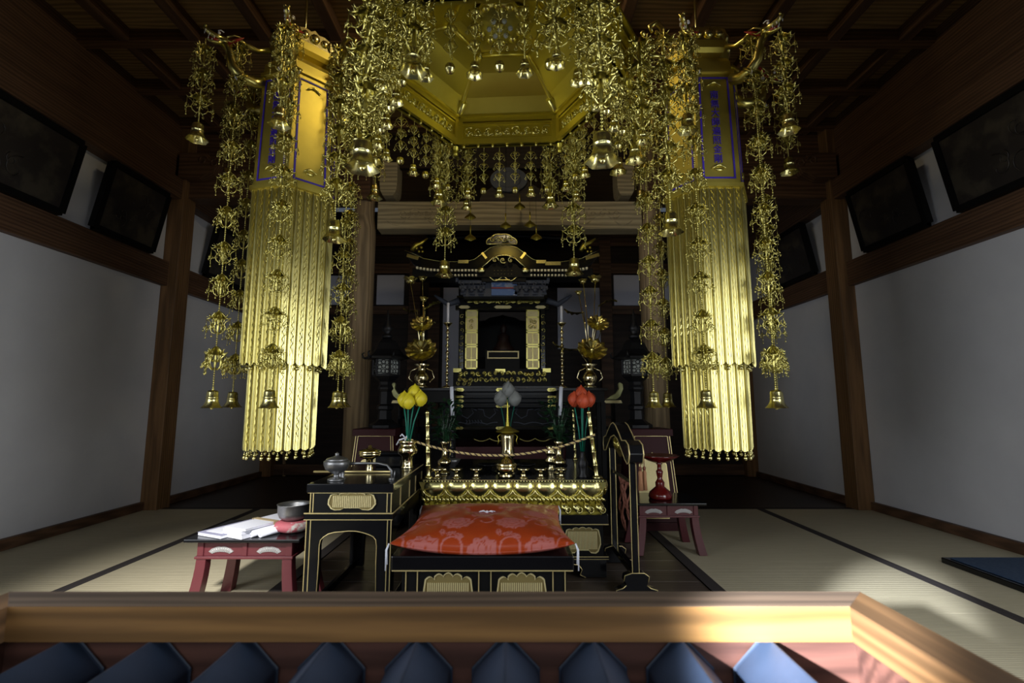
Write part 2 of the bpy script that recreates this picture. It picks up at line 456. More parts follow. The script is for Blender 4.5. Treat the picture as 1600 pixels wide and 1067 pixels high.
# coffered ceiling
mb = MB(); mb.box(XL, XR, YF, YB, ZC + 0.05, ZC + 0.1); struct('ceiling', mb, M['ceil_board'])
mb = MB()
y = 2.86 - 0.485 * 3
while y < YM:
    if y > YF: mb.box(XL, XR, y - 0.035, y + 0.035, ZC - 0.04, ZC + 0.05)
    y += 0.485
struct('trim_11', mb, M['ceil_rib'], 0.005)
mb = MB()
x = -1.59 - 0.45 * 2
while x < XR:
    mb.box(x - 0.035, x + 0.035, YF, YM + 0.03, ZC - 0.038, ZC + 0.05); x += 0.455
struct('trim_12', mb, M['wood_y'], 0.005)
# inner lintel with carved flower scrolls, and two round columns
zt, zb = P(790, 320, 4.0).z, P(790, 362, 4.0).z
mb = MB()
xa, xb = -1.14, 1.10
out = [(xa, zb + 0.0), (xa, zt), (xb, zt), (xb, zb), (0.62, zb), (0.57, zb + 0.035), (-0.60, zb + 0.035), (-0.65, zb)]
mb.prism(out, YM + 0.03, YM + 0.17)
zc = (zt + zb) / 2 + 0.01
for sx in (-1, 1):
    for dx, r_, a0 in ((0.80, 0.05, 0), (0.70, 0.055, 2), (0.90, 0.04, 4)):
        mb.tube([(sx * p[0] - 0.02, YM + 0.03, p[1]) for p in spiral(dx, zc, r_, 1.2, 14, a0)], 0.006, 5)
    mb.tube([(sx * xx - 0.02, YM + 0.03, zc - 0.05 + 0.05 * math.sin(xx * 18)) for xx in [0.5 + 0.03 * q for q in range(19)]], 0.005, 5)
struct('trim_13', mb, M['pale_wood_x'], 0.006)
for n, px in ((14, 563), (15, 1021)):
    x = P(px, 500, YM + 0.1).x
    mb = MB(); mb.lathe([(0.1, -0.01), (0.1, 2.28), (0.085, 2.40), (0.085, ZC)], 32, (x, YM + 0.1, 0))
    struct('trim_%d' % n, mb, M['pale_wood_z'])
# bracket blocks above the lintel, and a frog-leg strut with a grey disc
mb = MB()
for px in (610, 975):
    x = P(px, 300, YM + 0.1).x
    o_ = [(-0.075, 0.12), (-0.07, 0.05), (-0.045, 0.0), (0.045, 0.0), (0.07, 0.05), (0.075, 0.12), (0.075, 0.3), (-0.075, 0.3)]
    mb.prism([(x + p[0], zt + 0.05 + p[1]) for p in o_], YM + 0.02, YM + 0.2)
struct('trim_16', mb, M['pale_wood_x'], 0.004)
mb = MB()
mb.box(XL, XR, YM + 0.09, YM + 0.13, zt + 0.33, ZC)
mb.prism([(0.02 + 0.3 * math.cos(a), zt + 0.0 + (0.22 + 0.03 * math.cos(4 * a)) * math.sin(a)) for a in [PI * q / 16 for q in range(17)]], YM + 0.07, YM + 0.12)
struct('trim_17', mb, M['wood_dark'])
mb = MB(); c = P(795, 282, YM + 0.06)
mb.prism([(c.x + 0.16 * math.cos(a), c.z + 0.11 * math.sin(a)) for a in [2 * PI * q / 28 for q in range(28)]], YM + 0.04, YM + 0.069)
mb.tube([(c.x + 0.1 * math.cos(a), YM + 0.04, c.z + 0.07 * math.sin(a)) for a in [2 * PI * q / 24 for q in range(24)]], 0.006, 5, closed=True)
struct('trim_18', mb, M['grey_paint'])

# ================================================================== PLAQUES ON THE SIDE RAILS
def plaque(side_, y0, y1, label):
    X = (XL + 0.055) if side_ < 0 else (XR - 0.055); s = -side_
    e = empty('votive_painting', (X, (y0 + y1) / 2, 1.957), label, 'painting')
    L = (y1 - y0) / 2; hh = 0.46; lean = 0.09
    mb = MB(); mb.add([(s * 0.0, -L, 0), (s * 0.0, L, 0), (s * lean, L, hh), (s * lean, -L, hh), (s * 0.025, -L, 0), (s * 0.025, L, 0), (s * (lean + 0.025), L, hh), (s * (lean + 0.025), -L, hh)],
        [(0, 1, 2, 3), (4, 7, 6, 5), (0, 4, 5, 1), (1, 5, 6, 2), (2, 6, 7, 3), (3, 7, 4, 0)])
    mb.build('panel', M['plaque'], e)
    fr = MB()
    def q(y, z): return (s * (lean * z / hh + 0.015), y, z)
    for a, b in (((-L, 0.015), (L, 0.015)), ((-L, hh), (L, hh)), ((-L, 0.015), (-L, hh)), ((L, 0.015), (L, hh))):
        fr.bar(q(*a), q(*b), 0.04, 0.04)
    fr.build('frame', M['black_mat'], e)
    rl = MB(); rnd = random.Random(int(y0 * 10))
    for i in range(5):
        cy, cz = rnd.uniform(-L * 0.6, L * 0.6), rnd.uniform(0.12, 0.36)
        rl.tube([(s * (lean * b / hh + 0.028), a, b) for a, b in spiral(cy, cz, rnd.uniform(0.04, 0.09), 0.8, 12, rnd.uniform(0, 6))], 0.003, 4)
    rl.build('painted_figure', M['plaque'], e)
plaque(-1, 2.15, 2.84, 'large dark old painting on left wall ledge, nearest the camera')
plaque(-1, 3.08, 3.60, 'smaller black painting on left wall ledge just before the wall post')
plaque(-1, 4.25, 4.95, 'dark painting on left wall ledge beyond the wall post')
plaque(1, 2.15, 2.80, 'large dark old painting on right wall ledge, nearest the camera')
plaque(1, 3.02, 3.58, 'black painting on right wall ledge just before the wall post')
plaque(1, 4.20, 4.85, 'dark painting on right wall ledge beyond the wall post')
# ================================================================== OFFERING BOX IN FRONT
zr = F(800, 925, 0.0); Yb = 0.80
z_top = P(800, 925, Yb).z
xR = P(1345, 930, Yb).x; xLb = P(12, 942, Yb).x
dY = 0.055; zf = z_top - 0.048
e = empty('offering_box', ((xR + xLb) / 2, 0.5, -0.2), 'wooden offering box with wide worn rim and blue-grey slats, nearest the camera', 'offering box')
def loc_(mb, nm, m, bev=0.003):
    o = mb.build(nm, m, e, bev); o.matrix_parent_inverse = Matrix.Translation(e.location).inverted(); return o
mb = MB(); mb.prism([(xLb, Yb), (xR, Yb), (xR - dY, Yb - dY), (xLb + dY, Yb - dY)], zf, z_top, 'xy'); mb.k = 1
mb.prism([(xLb, Yb), (xR, Yb), (xR - dY, Yb - dY), (xLb + dY, Yb - dY)], z_top, z_top + 0.0008, 'xy')
loc_(mb, 'rim_rail', [M['box_wood'], M['box_top']], 0.0)
for sx, xx, nm in ((1, xR, 'rim_rail'), (-1, xLb, 'rim_rail')):
    mb = MB(); mb.prism([(xx, Yb), (xx, -0.0), (xx - sx * dY, -0.0), (xx - sx * dY, Yb - dY)], zf, z_top, 'xy')
    loc_(mb, nm, M['box_wood_y'], 0.0)
mb = MB()
mb.box(xLb + 0.012, xR - 0.012, Yb - 0.03, Yb - 0.008, -0.35, zf - 0.001)
loc_(mb, 'back_board', M['box_red'], 0)
for xx in (xLb + 0.012, xR - 0.034):
    mb = MB(); mb.box(xx, xx + 0.022, 0.0, Yb - 0.031, -0.35, zf - 0.001); loc_(mb, 'side_board', M['box_red'], 0)
zs = P(790, 1004, Yb - 0.06).z
proto = MB(); hd = 0.047
proto.prism([(0, 0), (hd, -hd), (hd, -hd - 0.03), (-hd, -hd - 0.03), (-hd, -hd)], 0.0, Yb - 0.035)
me = proto.mesh('slat', M['slat'])
xs = P(790, 1004, Yb - 0.06).x
q = -7
while q < 7:
    x = xs + q * 0.128
    if xLb + 0.05 < x < xR - 0.06:
        o = bpy.data.objects.new('slat', me); COL.objects.link(o); o.parent = e
        o.location = Vector((x, 0.0, zs)) - e.location
        b = o.modifiers.new('bevel', 'BEVEL'); b.width = 0.003; b.segments = 2
    q += 1
# ================================================================== HANGING GILT STRANDS (shared shapes)
def rotz(a): return Matrix.Rotation(a, 4, 'Z')
def tier_mesh(R, hh, arms=4, dang=True, wire=0.0021):
    """a canopy-shaped openwork tier: leaf cap, scrolled arms, and small dangles at the tips"""
    mb = MB()
    mb.lathe([(0.001, hh * 0.52), (R * 0.16, hh * 0.46), (R * 0.34, hh * 0.30), (R * 0.46, hh * 0.18)], 8, lobes=4, amp=0.25, lo=2, cap=False)
    mb.lathe([(0.003, hh * 0.5), (R * 0.09, hh * 0.1), (R * 0.11, -hh * 0.15), (R * 0.05, -hh * 0.42), (0.003, -hh * 0.5)], 6)
    for k in range(arms):
        mb.T = rotz(2 * PI * k / arms)
        w_ = wire
        mb.tube([(R * .05, 0, hh * .5), (R * .35, 0, hh * .40), (R * .62, 0, hh * .22), (R * .85, 0, hh * .16), (R * 1.0, 0, hh * .22)], [w_ * 1.8, w_ * 2.2, w_ * 1.8, w_ * 1.3, w_ * 0.8], 4, flat=0.6)
        mb.tube([(R * .9, 0, hh * .14), (R * .62, 0, hh * .06), (R * .48, 0, -hh * .06), (R * .60, 0, -hh * .20), (R * .50, 0, -hh * .36), (R * .26, 0, -hh * .46), (R * .05, 0, -hh * .40)], [w_, w_ * 1.5, w_ * 1.5, w_ * 1.3, w_ * 1.5, w_ * 1.3, w_], 4, flat=0.6)
        mb.tube([(R * (.36 + .12 * math.cos(a)), 0, hh * (.12 + .10 * math.sin(a))) for a in [2 * PI * q / 7 for q in range(7)]], w_ * 0.9, 4, closed=True)
        mb.tube([(R * .62, 0, hh * .22), (R * .70, 0, hh * .36), (R * .80, 0, hh * .38)], [w_ * 1.3, w_, w_ * .5], 3)
        mb.tube([(R * .55, 0, -hh * .25), (R * .74, 0, -hh * .26), (R * .8, 0, -hh * .16)], [w_ * 1.3, w_, w_ * .5], 3)
        for sy in (-1, 1):
            mb.tube([(R * .4, 0, hh * .3), (R * .6, sy * R * .22, hh * .22), (R * .8, sy * R * .36, hh * .26)], [w_ * 1.4, w_ * 1.3, w_ * .5], 3)
            mb.tube([(R * .3, 0, -hh * .05), (R * .45, sy * R * .2, -hh * .12), (R * .5, sy * R * .3, -hh * .02)], [w_ * 1.3, w_, w_ * .5], 3)
        if dang:
            x = R * 0.92; z0 = hh * .16
            mb.tube([(x, 0, z0), (x, 0, z0 - hh * .40)], w_ * 0.55, 3)
            cz = z0 - hh * .42
            for sy in (-1, 1):
                mb.tube([(x, 0, cz + hh * .16), (x + R * .05, sy * R * .16, cz + hh * .08), (x + R * .08, sy * R * .26, cz)], w_ * .9, 3)
                dz = cz - hh * .10
                y_ = sy * R * .27; s_ = R * 0.085
                mb.tube([(x + R * .08, y_, dz + s_ * 1.3), (x + R * .08, y_ + s_, dz), (x + R * .08, y_, dz - s_), (x + R * .08, y_ - s_, dz)], w_ * .75, 3, closed=True)
            s_ = R * 0.14
            mb.tube([(x - s_, 0, cz), (x, 0, cz + s_), (x + s_, 0, cz), (x, 0, cz - s_)], w_ * .9, 3, closed=True)
            mb.tube([(x, 0, cz - s_), (x, 0, cz - hh * .34)], w_ * .5, 3)
            mb.ball((x, 0, cz - hh * .38), R * 0.07, 6, 4)
        mb.T = None
    return mb.mesh('ornament', M['gold'])
TIER_L = tier_mesh(0.054, 0.105, wire=0.0026)
TIER_M = tier_mesh(0.066, 0.110, 4, wire=0.0031)
TIER_S = tier_mesh(0.026, 0.060, 4, dang=False, wire=0.0014)
def small_tier():
    mb = MB(); R = 0.026; hh = 0.05; w_ = 0.0014
    mb.lathe([(0.001, hh * .5), (R * .3, hh * .42), (R * .5, hh * .30)], 8, lobes=4, amp=0.2, lo=1, cap=False)
    for k in range(4):
        mb.T = rotz(2 * PI * k / 4 + 0.4)
        mb.tube([(0.001, 0, hh * .5), (R * .6, 0, hh * .36), (R, 0, hh * .12), (R * .45, 0, -hh * .25), (0.001, 0, -hh * .45)], w_, 4)
        mb.tube([(R * .2, 0, 0), (R * .7, 0, hh * .06), (R, 0, hh * .12)], w_ * .8, 3)
        if k % 2 == 0:
            mb.tube([(R * 1.05, 0, hh * .12), (R * 1.1, 0, -hh * .2)], w_ * .6, 3)
            s_ = R * .24; z = -hh * .2 - s_; x = R * 1.1
            mb.tube([(x - s_, 0, z), (x, 0, z + s_), (x + s_, 0, z), (x, 0, z - s_)], w_ * 1.3, 4, closed=True)
        mb.T = None
    mb.lathe([(.002, hh * .4), (.003, 0), (.002, -hh * .4)], 5)
    return mb.mesh('ornament', M['gold'])
TIER_S = small_tier()
def bell_mesh(h, r):
    mb = MB()
    prof = [(0.002, h * 1.0), (r * .45, h * .97), (r * .55, h * .86), (r * .56, h * .62), (r * .60, h * .60), (r * .60, h * .55), (r * .56, h * .53), (r * .62, h * .34), (r * .82, h * .12), (r * 1.05, h * .0)]
    mb.lathe(prof, 24, lobes=6, amp=0.07, lo=8, cap=False)
    mb.lathe([(r * .50, h * .5), (r * .76, h * .12), (r * 1.0, h * .005)], 24, lobes=6, amp=0.07, lo=1, cap=False)
    mb.ball((0, 0, h * .02), r * .2, 8, 5)
    mb.lathe([(0.002, h * 1.0), (r * .12, h * 1.05), (0.002, h * 1.12)], 8)
    return mb.mesh('bell', M['gold_bright'])
BELL_L = bell_mesh(0.078, 0.042)
BELL_M = bell_mesh(0.088, 0.048)
BELL_S = bell_mesh(0.046, 0.027)
def ballbell_mesh(r):
    mb = MB()
    mb.lathe([(0.002, r * 1.3), (r * .8, r * 1.1), (r, r * .7), (r, r * .15), (r * 1.05, r * .1), (r * 1.05, -r * .05), (r, -r * .1), (r * .8, -r * .6), (r * .3, -r * .9), (.001, -r * .95)], 16)
    return mb.mesh('ball_bell', M['gold_bright'])
BB_S = ballbell_mesh(0.0165)
CH = {}
def chain_mesh(L, r):
    key = (round(L, 3), r)
    if key not in CH:
        mb = MB(); z = -r
        mb.tube([(0, 0, 0), (0, 0, -L)], r * 0.3, 3)
        while z > -L:
            mb.ball((0, 0, z), r, 6, 3, (1, 1, 0.8)); z -= r * 2.3
        CH[key] = mb.mesh('bead_chain', M['gold'])
    return CH[key]
def strand(top, L, tiers, tmesh, bell, label, cat, group, name='hanging_strand', bead=0.0042, bl=0.08, rz=None):
    e = empty(name, top, label, cat, group, random.uniform(0, 6.28) if rz is None else rz)
    link_mesh('bead_chain', chain_mesh(L - bl, bead), e)
    for i, d in enumerate(tiers):
        link_mesh('ornament', tmesh, e, (0, 0, -d), random.uniform(-0.5, 0.5) if rz is None else 0)
    link_mesh('bell', bell, e, (0, 0, -L))
    return e

# ================================================================== HEXAGONAL CANOPY
CC = Vector((-0.055, 1.97, 0)); RZ0 = 2.19; ROT = math.radians(-3.5)
can = empty('hanging_canopy', (CC.x, CC.y, RZ0), 'large gilt hexagonal canopy hung from the ceiling over the cushion', 'canopy', rz=ROT)
def hexpt(r, k, z): return Vector((r * math.cos(PI * k / 3), r * math.sin(PI * k / 3), z))
R = 0.55
for k in range(6):
    # rim panel: built along local x then turned to its side
    mid = (hexpt(R, k, 0) + hexpt(R, k + 1, 0)) / 2
    ang = math.atan2(mid.y, mid.x) - PI / 2
    T = Matrix.Translation((mid.x, mid.y, 0)) @ rotz(ang)
    L = R / 2
    mb = MB(); mb.T = T
    mb.box(-L, L, -0.006, 0.006, 0.0, 0.15)
    mb.box(-L, L, -0.022, 0.022, 0.0, 0.032); mb.box(-L, L, -0.018, 0.018, 0.036, 0.042)
    mb.box(-L, L, -0.022, 0.022, 0.128, 0.150); mb.box(-L, L, -0.018, 0.018, 0.112, 0.122)
    mb.box(-L, -L + 0.035, -0.02, 0.02, 0.03, 0.13); mb.box(L - 0.035, L, -0.02, 0.02, 0.03, 0.13)
    mb.box(-L, L, -0.034, 0.034, 0.150, 0.162)
    rp = mb.build('rim_panel', M['gold_matte'], can)
    mb = MB(); mb.T = T
    for y in (-0.009, 0.009):
        relief(mb, -L + 0.04, L - 0.04, 0.048, 0.108, y, 1, 0.0035, k)
        relief(mb, -L + 0.05, L - 0.05, 0.05, 0.075, y, 1, 0.0025, k + 9)
    rr_ = mb.build('carved_scrollwork', M['gold'], rp)
    mb = MB(); mb.T = T
    for i in range(7):
        mb.lathe([(0.006, 0), (0.010, -0.004), (0.004, -0.012), (0.001, -0.014)], 8, (-L + 0.04 + (2 * L - 0.08) * i / 6, 0, 0))
    mb.build('hook_studs', M['gold'], rp)
    # corner post with knob
    p = hexpt(R + 0.012, k, 0)
    mb = MB(); mb.lathe([(0.001, -0.052), (0.012, -0.046), (0.014, -0.03), (0.010, -0.024), (0.017, -0.018), (0.017, 0.0), (0.022, 0.004), (0.022, 0.17), (0.012, 0.18), (0.001, 0.19)], 12, (p.x, p.y, 0))
    mb.build('corner_post', M['gold_matte'], can)
    # sloping inner ceiling panel and its ridge
    a0, a1 = hexpt(R - 0.02, k, 0.155), hexpt(R - 0.02, k + 1, 0.155)
    b0, b1 = hexpt(0.225, k, 0.315), hexpt(0.225, k + 1, 0.315)
    def bow(a, b, t):
        q = a.lerp(b, t); q.z += 0.030 * math.sin(PI * t); return q
    mb = MB(); n = 8; vs = []; fs = []
    for i in range(n + 1):
        t = i / n; l_, r_ = bow(a0, b0, t), bow(a1, b1, t)
        for j in range(7): vs.append(l_.lerp(r_, j / 6))
    for i in range(n):
        for j in range(6): fs.append((i * 7 + j, i * 7 + j + 1, (i + 1) * 7 + j + 1, (i + 1) * 7 + j))
    mb.add(vs, fs, True); mb.add([v + Vector((0, 0, 0.008)) for v in vs], fs, True)
    mb.build('ceiling_panel', M['gold_matte'], can)
    mb = MB(); mb.tube([bow(a0, b0, i / n) - Vector((0, 0, 0.004)) for i in range(n + 1)], 0.012, 8, flat=0.8)
    mb.tube([b0 - Vector((0, 0, .004)), b1 - Vector((0, 0, .004))], 0.011, 6)
    mb.build('ceiling_ridge', M['gold_matte'], can)
    # roof slope and upturned corner arm
    c0, c1 = hexpt(R + 0.07, k, 0.165), hexpt(R + 0.07, k + 1, 0.165)
    d0, d1 = hexpt(0.08, k, 0.52), hexpt(0.08, k + 1, 0.52)
    vs = []; fs = []
    for i in range(n + 1):
        t = i / n; sag = 0.07 * math.sin(PI * t)
        l_ = c0.lerp(d0, t) - Vector((0, 0, sag)); r_ = c1.lerp(d1, t) - Vector((0, 0, sag))
        vs += [l_, r_]
    for i in range(n): fs.append((2 * i, 2 * i + 1, 2 * i + 3, 2 * i + 2))
    mb = MB(); mb.add(vs, fs, True); mb.add([v + Vector((0, 0, 0.012)) for v in vs], fs, True)
    mb.build('roof_slope', M['gold_matte'], can)
    mb = MB(); ca, sa = math.cos(PI * k / 3), math.sin(PI * k / 3)
    prof = [(0.45, 0.20), (0.56, 0.155), (0.64, 0.15), (0.70, 0.19), (0.715, 0.245), (0.69, 0.28), (0.66, 0.26), (0.67, 0.235)]
    mb.tube([(r_ * ca, r_ * sa, z) for r_, z in prof], [0.018, 0.017, 0.015, 0.013, 0.012, 0.011, 0.010, 0.007], 8)
    mb.tube([(r_ * ca, r_ * sa, z) for r_, z in ((0.60, 0.15), (0.66, 0.12), (0.72, 0.115))], [0.012, 0.010, 0.006], 8)
    relx = [(0.60 + 0.03 * i, 0.20 + 0.03 * (i % 2)) for i in range(4)]
    for r_, z in relx: mb.ball((r_ * ca, r_ * sa, z), 0.012, 6, 4)
    mb.build('corner_arm', M['gold'], can)
mb = MB(); mb.lathe([(0.235, 0.318), (0.18, 0.335), (0.10, 0.345), (0.001, 0.348)], 6, cap=False, smooth=False); mb.build('ceiling_centre', M['gold_matte'], can)
mb = MB()
mb.lathe([(0.12, 0.335), (0.125, 0.315), (0.10, 0.300), (0.085, 0.305), (0.05, 0.29), (0.001, 0.285)], 24, lobes=12, amp=0.06)
for q in range(12):
    a = 2 * PI * q / 12; mb.ball((0.105 * math.cos(a), 0.105 * math.sin(a), 0.305), 0.020, 8, 6, (1, 1, 0.7))
ro = mb.build('centre_rosette', M['gold'], can)
for q in range(7):
    a = 2 * PI * q / 6; mb = MB(); mb.ball((0.048 * math.cos(a), 0.048 * math.sin(a), 0.285) if q < 6 else (0, 0, 0.28), 0.012, 8, 5)
    mb.build('glass_bead', M['lattice_paper'], ro)
mb = MB(); mb.lathe([(0.085, 0.52), (0.10, 0.54), (0.06, 0.58), (0.07, 0.61), (0.03, 0.66), (0.012, 0.70), (0.001, 0.71)], 16); mb.tube([(0, 0, 0.69), (0, 0, ZC - RZ0)], 0.008, 8)
mb.build('finial_and_hook', M['gold'], can)
side_nm = {0: 'right', 1: 'far', 2: 'far-left', 3: 'near-left', 4: 'near', 5: 'near-right'}
side_nm = {0: 'far-right', 1: 'far', 2: 'far-left', 3: 'near-left', 4: 'near', 5: 'near-right'}
ordn = ['first', 'second', 'third', 'fourth', 'fifth', 'sixth', 'seventh', 'eighth', 'ninth', 'tenth', 'eleventh', 'twelfth']
def wpt(r, ang, z):
    a = ang + ROT
    return Vector((CC.x + r * math.cos(a), CC.y + r * math.sin(a), z))
for k in range(6):
    A, B = wpt(R, PI * k / 3, RZ0), wpt(R, PI * (k + 1) / 3, RZ0)
    if A.x > B.x: A, B = B, A
    for i in range(6):
        top = A.lerp(B, (i + 0.78) / 6.55) - Vector((0, 0, 0.012))
        bellk = BELL_S if i % 2 == 0 else BB_S
        L = 0.275 if i % 2 == 0 else 0.250
        strand(top, L, [0.052, 0.112, 0.172], TIER_S, bellk,
               'gilt pendant with %s, %s from left on the canopy\'s %s edge' % ('flared bell' if i % 2 == 0 else 'drum bell', ordn[i], side_nm[k]),
               'hanging pendant', 'short pendants below the %s edge of the canopy' % side_nm[k], 'canopy_pendant', 0.0026, 0.045)
cn = {0: 'right', 1: 'far-right', 2: 'far-left', 3: 'left', 4: 'near-left', 5: 'near-right'}
for k in range(6):
    a = PI * k / 3
    top = wpt(0.715, a, RZ0 + 0.23)
    L = top.z - (0.70 + H)
    tn = [0.06 + 0.125 * i for i in range(6)]
    strand(top, L, tn, TIER_M, BELL_M, 'long gilt strand with large bell on the canopy\'s %s corner arm' % cn[k], 'hanging strand', 'long strands at the canopy corners', 'canopy_strand', 0.0048, 0.088)
    for s_, r_, L2, wd in ((-1, 0.60, 0.46, 'left'), (1, 0.60, 0.46, 'right')):
        top = wpt(r_, a + s_ * 0.13, RZ0 + 0.14)
        side_w = wd if math.sin(a + ROT) <= 0.01 or True else wd
        # seen from inside the room front, name the side by its place in the photo
        ref = wpt(0.60, a, 0).x
        wd2 = 'left' if top.x < ref - 1e-4 else 'right'
        if k in (0, 3): wd2 = 'nearer' if top.y < wpt(0.60, a, 0).y else 'farther'
        strand(top, L2, [0.05 + 0.1 * i for i in range(4)], TIER_M if k in (3, 4, 5, 0) else TIER_L, BELL_L if s_ > 0 else BELL_S,
               'shorter gilt ornament strand on the %s side of the canopy\'s %s corner' % (wd2, cn[k]), 'hanging strand', 'shorter strands at the canopy corners', 'canopy_strand', 0.0034, 0.078 if s_ > 0 else 0.046)

# ================================================================== TWO HANGING BANNERS
def text_mesh(chars, size, pitch, depth=0.0015):
    """vertical column of characters as one mesh, centred on x, running down from z=0, in the xz plane"""
    objs = []
    mb = MB()
    for i, ch in enumerate(chars):
        cu = bpy.data.curves.new('writing', 'FONT'); cu.body = ch; cu.size = size; cu.align_x = 'CENTER'; cu.extrude = depth; cu.resolution_u = 2
        o = bpy.data.objects.new('writing', cu); COL.objects.link(o)
        bpy.context.view_layer.update()
        me = bpy.data.meshes.new_from_object(o.evaluated_get(bpy.context.evaluated_depsgraph_get()))
        xs = [v.co.x for v in me.vertices]
        if xs:
            cx = (min(xs) + max(xs)) / 2
            mb.add([(v.co.x - cx, -v.co.z, v.co.y - (i + 1) * pitch) for v in me.vertices], [tuple(p.vertices) for p in me.polygons])
        bpy.data.objects.remove(o); bpy.data.curves.remove(cu); bpy.data.meshes.remove(me)
    return mb
def dragon_meshes():
    g = MB()
    neck = [(0.02, -0.13), (0.08, -0.155), (0.15, -0.15), (0.20, -0.11), (0.215, -0.055), (0.225, -0.01), (0.26, 0.02)]
    g.tube([(a, 0, b) for a, b in neck], [0.036, 0.036, 0.034, 0.031, 0.028, 0.026, 0.024], 10)
    for i in range(6):          # dorsal scales
        a, b = neck[i]; g.lathe([(0.018, 0), (0.012, 0.012), (0.001, 0.03)], 6, (a, 0, b + 0.022 + 0.003 * i))
    # skull, upper and lower jaw
    g.ball((0.262, 0, 0.035), 0.034, 12, 8, (1.1, 0.85, 0.8))
    g.tube([(0.27, 0, 0.037), (0.31, 0, 0.045), (0.345, 0, 0.052), (0.372, 0, 0.068)], [0.028, 0.021, 0.018, 0.012], 8, flat=0.7)
    g.tube([(0.268, 0, 0.018), (0.30, 0, 0.004), (0.335, 0, -0.002), (0.352, 0, 0.002)], [0.022, 0.015, 0.011, 0.006], 8, flat=0.6)
    for sy in (-1, 1):
        g.tube([(0.25, sy * 0.018, 0.058), (0.21, sy * 0.03, 0.085), (0.17, sy * 0.034, 0.09)], [0.007, 0.005, 0.002], 6)
        g.tube([(0.26, sy * 0.03, 0.03), (0.23, sy * 0.05, 0.02), (0.21, sy * 0.055, 0.04)], [0.006, 0.005, 0.002], 5)
        g.ball((0.364, sy * 0.011, 0.074), 0.009, 6, 5)
        g.tube([(0.13, sy * 0.03, -0.14), (0.16, sy * 0.06, -0.17), (0.19, sy * 0.055, -0.20)], [0.012, 0.009, 0.006], 6)
    mane = MB(); ey = MB()
    for i in range(7):
        an = -0.9 + 0.3 * i
        mane.tube([(0.24, 0.02 * math.sin(an), 0.03), (0.20, 0.05 * math.sin(an), 0.04 + 0.02 * math.cos(an)), (0.165, 0.08 * math.sin(an), 0.05 + 0.045 * math.cos(an))], [0.014, 0.011, 0.002], 5)
    mane.tube([(0.275, 0, 0.022), (0.31, 0, 0.018), (0.34, 0, 0.018)], [0.014, 0.011, 0.003], 6)
    th = MB()
    for sy in (-1, 1):
        for x, z in ((0.362, 0.052), (0.34, 0.040), (0.315, 0.032)):
            th.lathe([(0.0045, 0), (0.001, -0.017)], 5, (x, sy * 0.012, z))
        for x, z in ((0.345, 0.002), (0.325, 0.004)): th.lathe([(0.0035, 0.0), (0.0005, 0.013)], 5, (x, sy * 0.009, z))
        ey.ball((0.292, sy * 0.019, 0.062), 0.0085, 8, 6)
        ey.tube([(0.30, sy * 0.02, 0.072), (0.285, sy * 0.026, 0.08), (0.268, sy * 0.026, 0.074)], 0.0035, 5)
        for q in range(3): th.lathe([(0.004, 0), (0.0005, -0.018)], 5, (0.185 + 0.006 * q, sy * (0.05 + 0.005 * q), -0.20))
    return g.mesh('dragon', M['gold']), mane.mesh('mane', M['red']), th.mesh('teeth', M['tooth']), ey.mesh('eyes', M['tooth'])
DR = dragon_meshes()
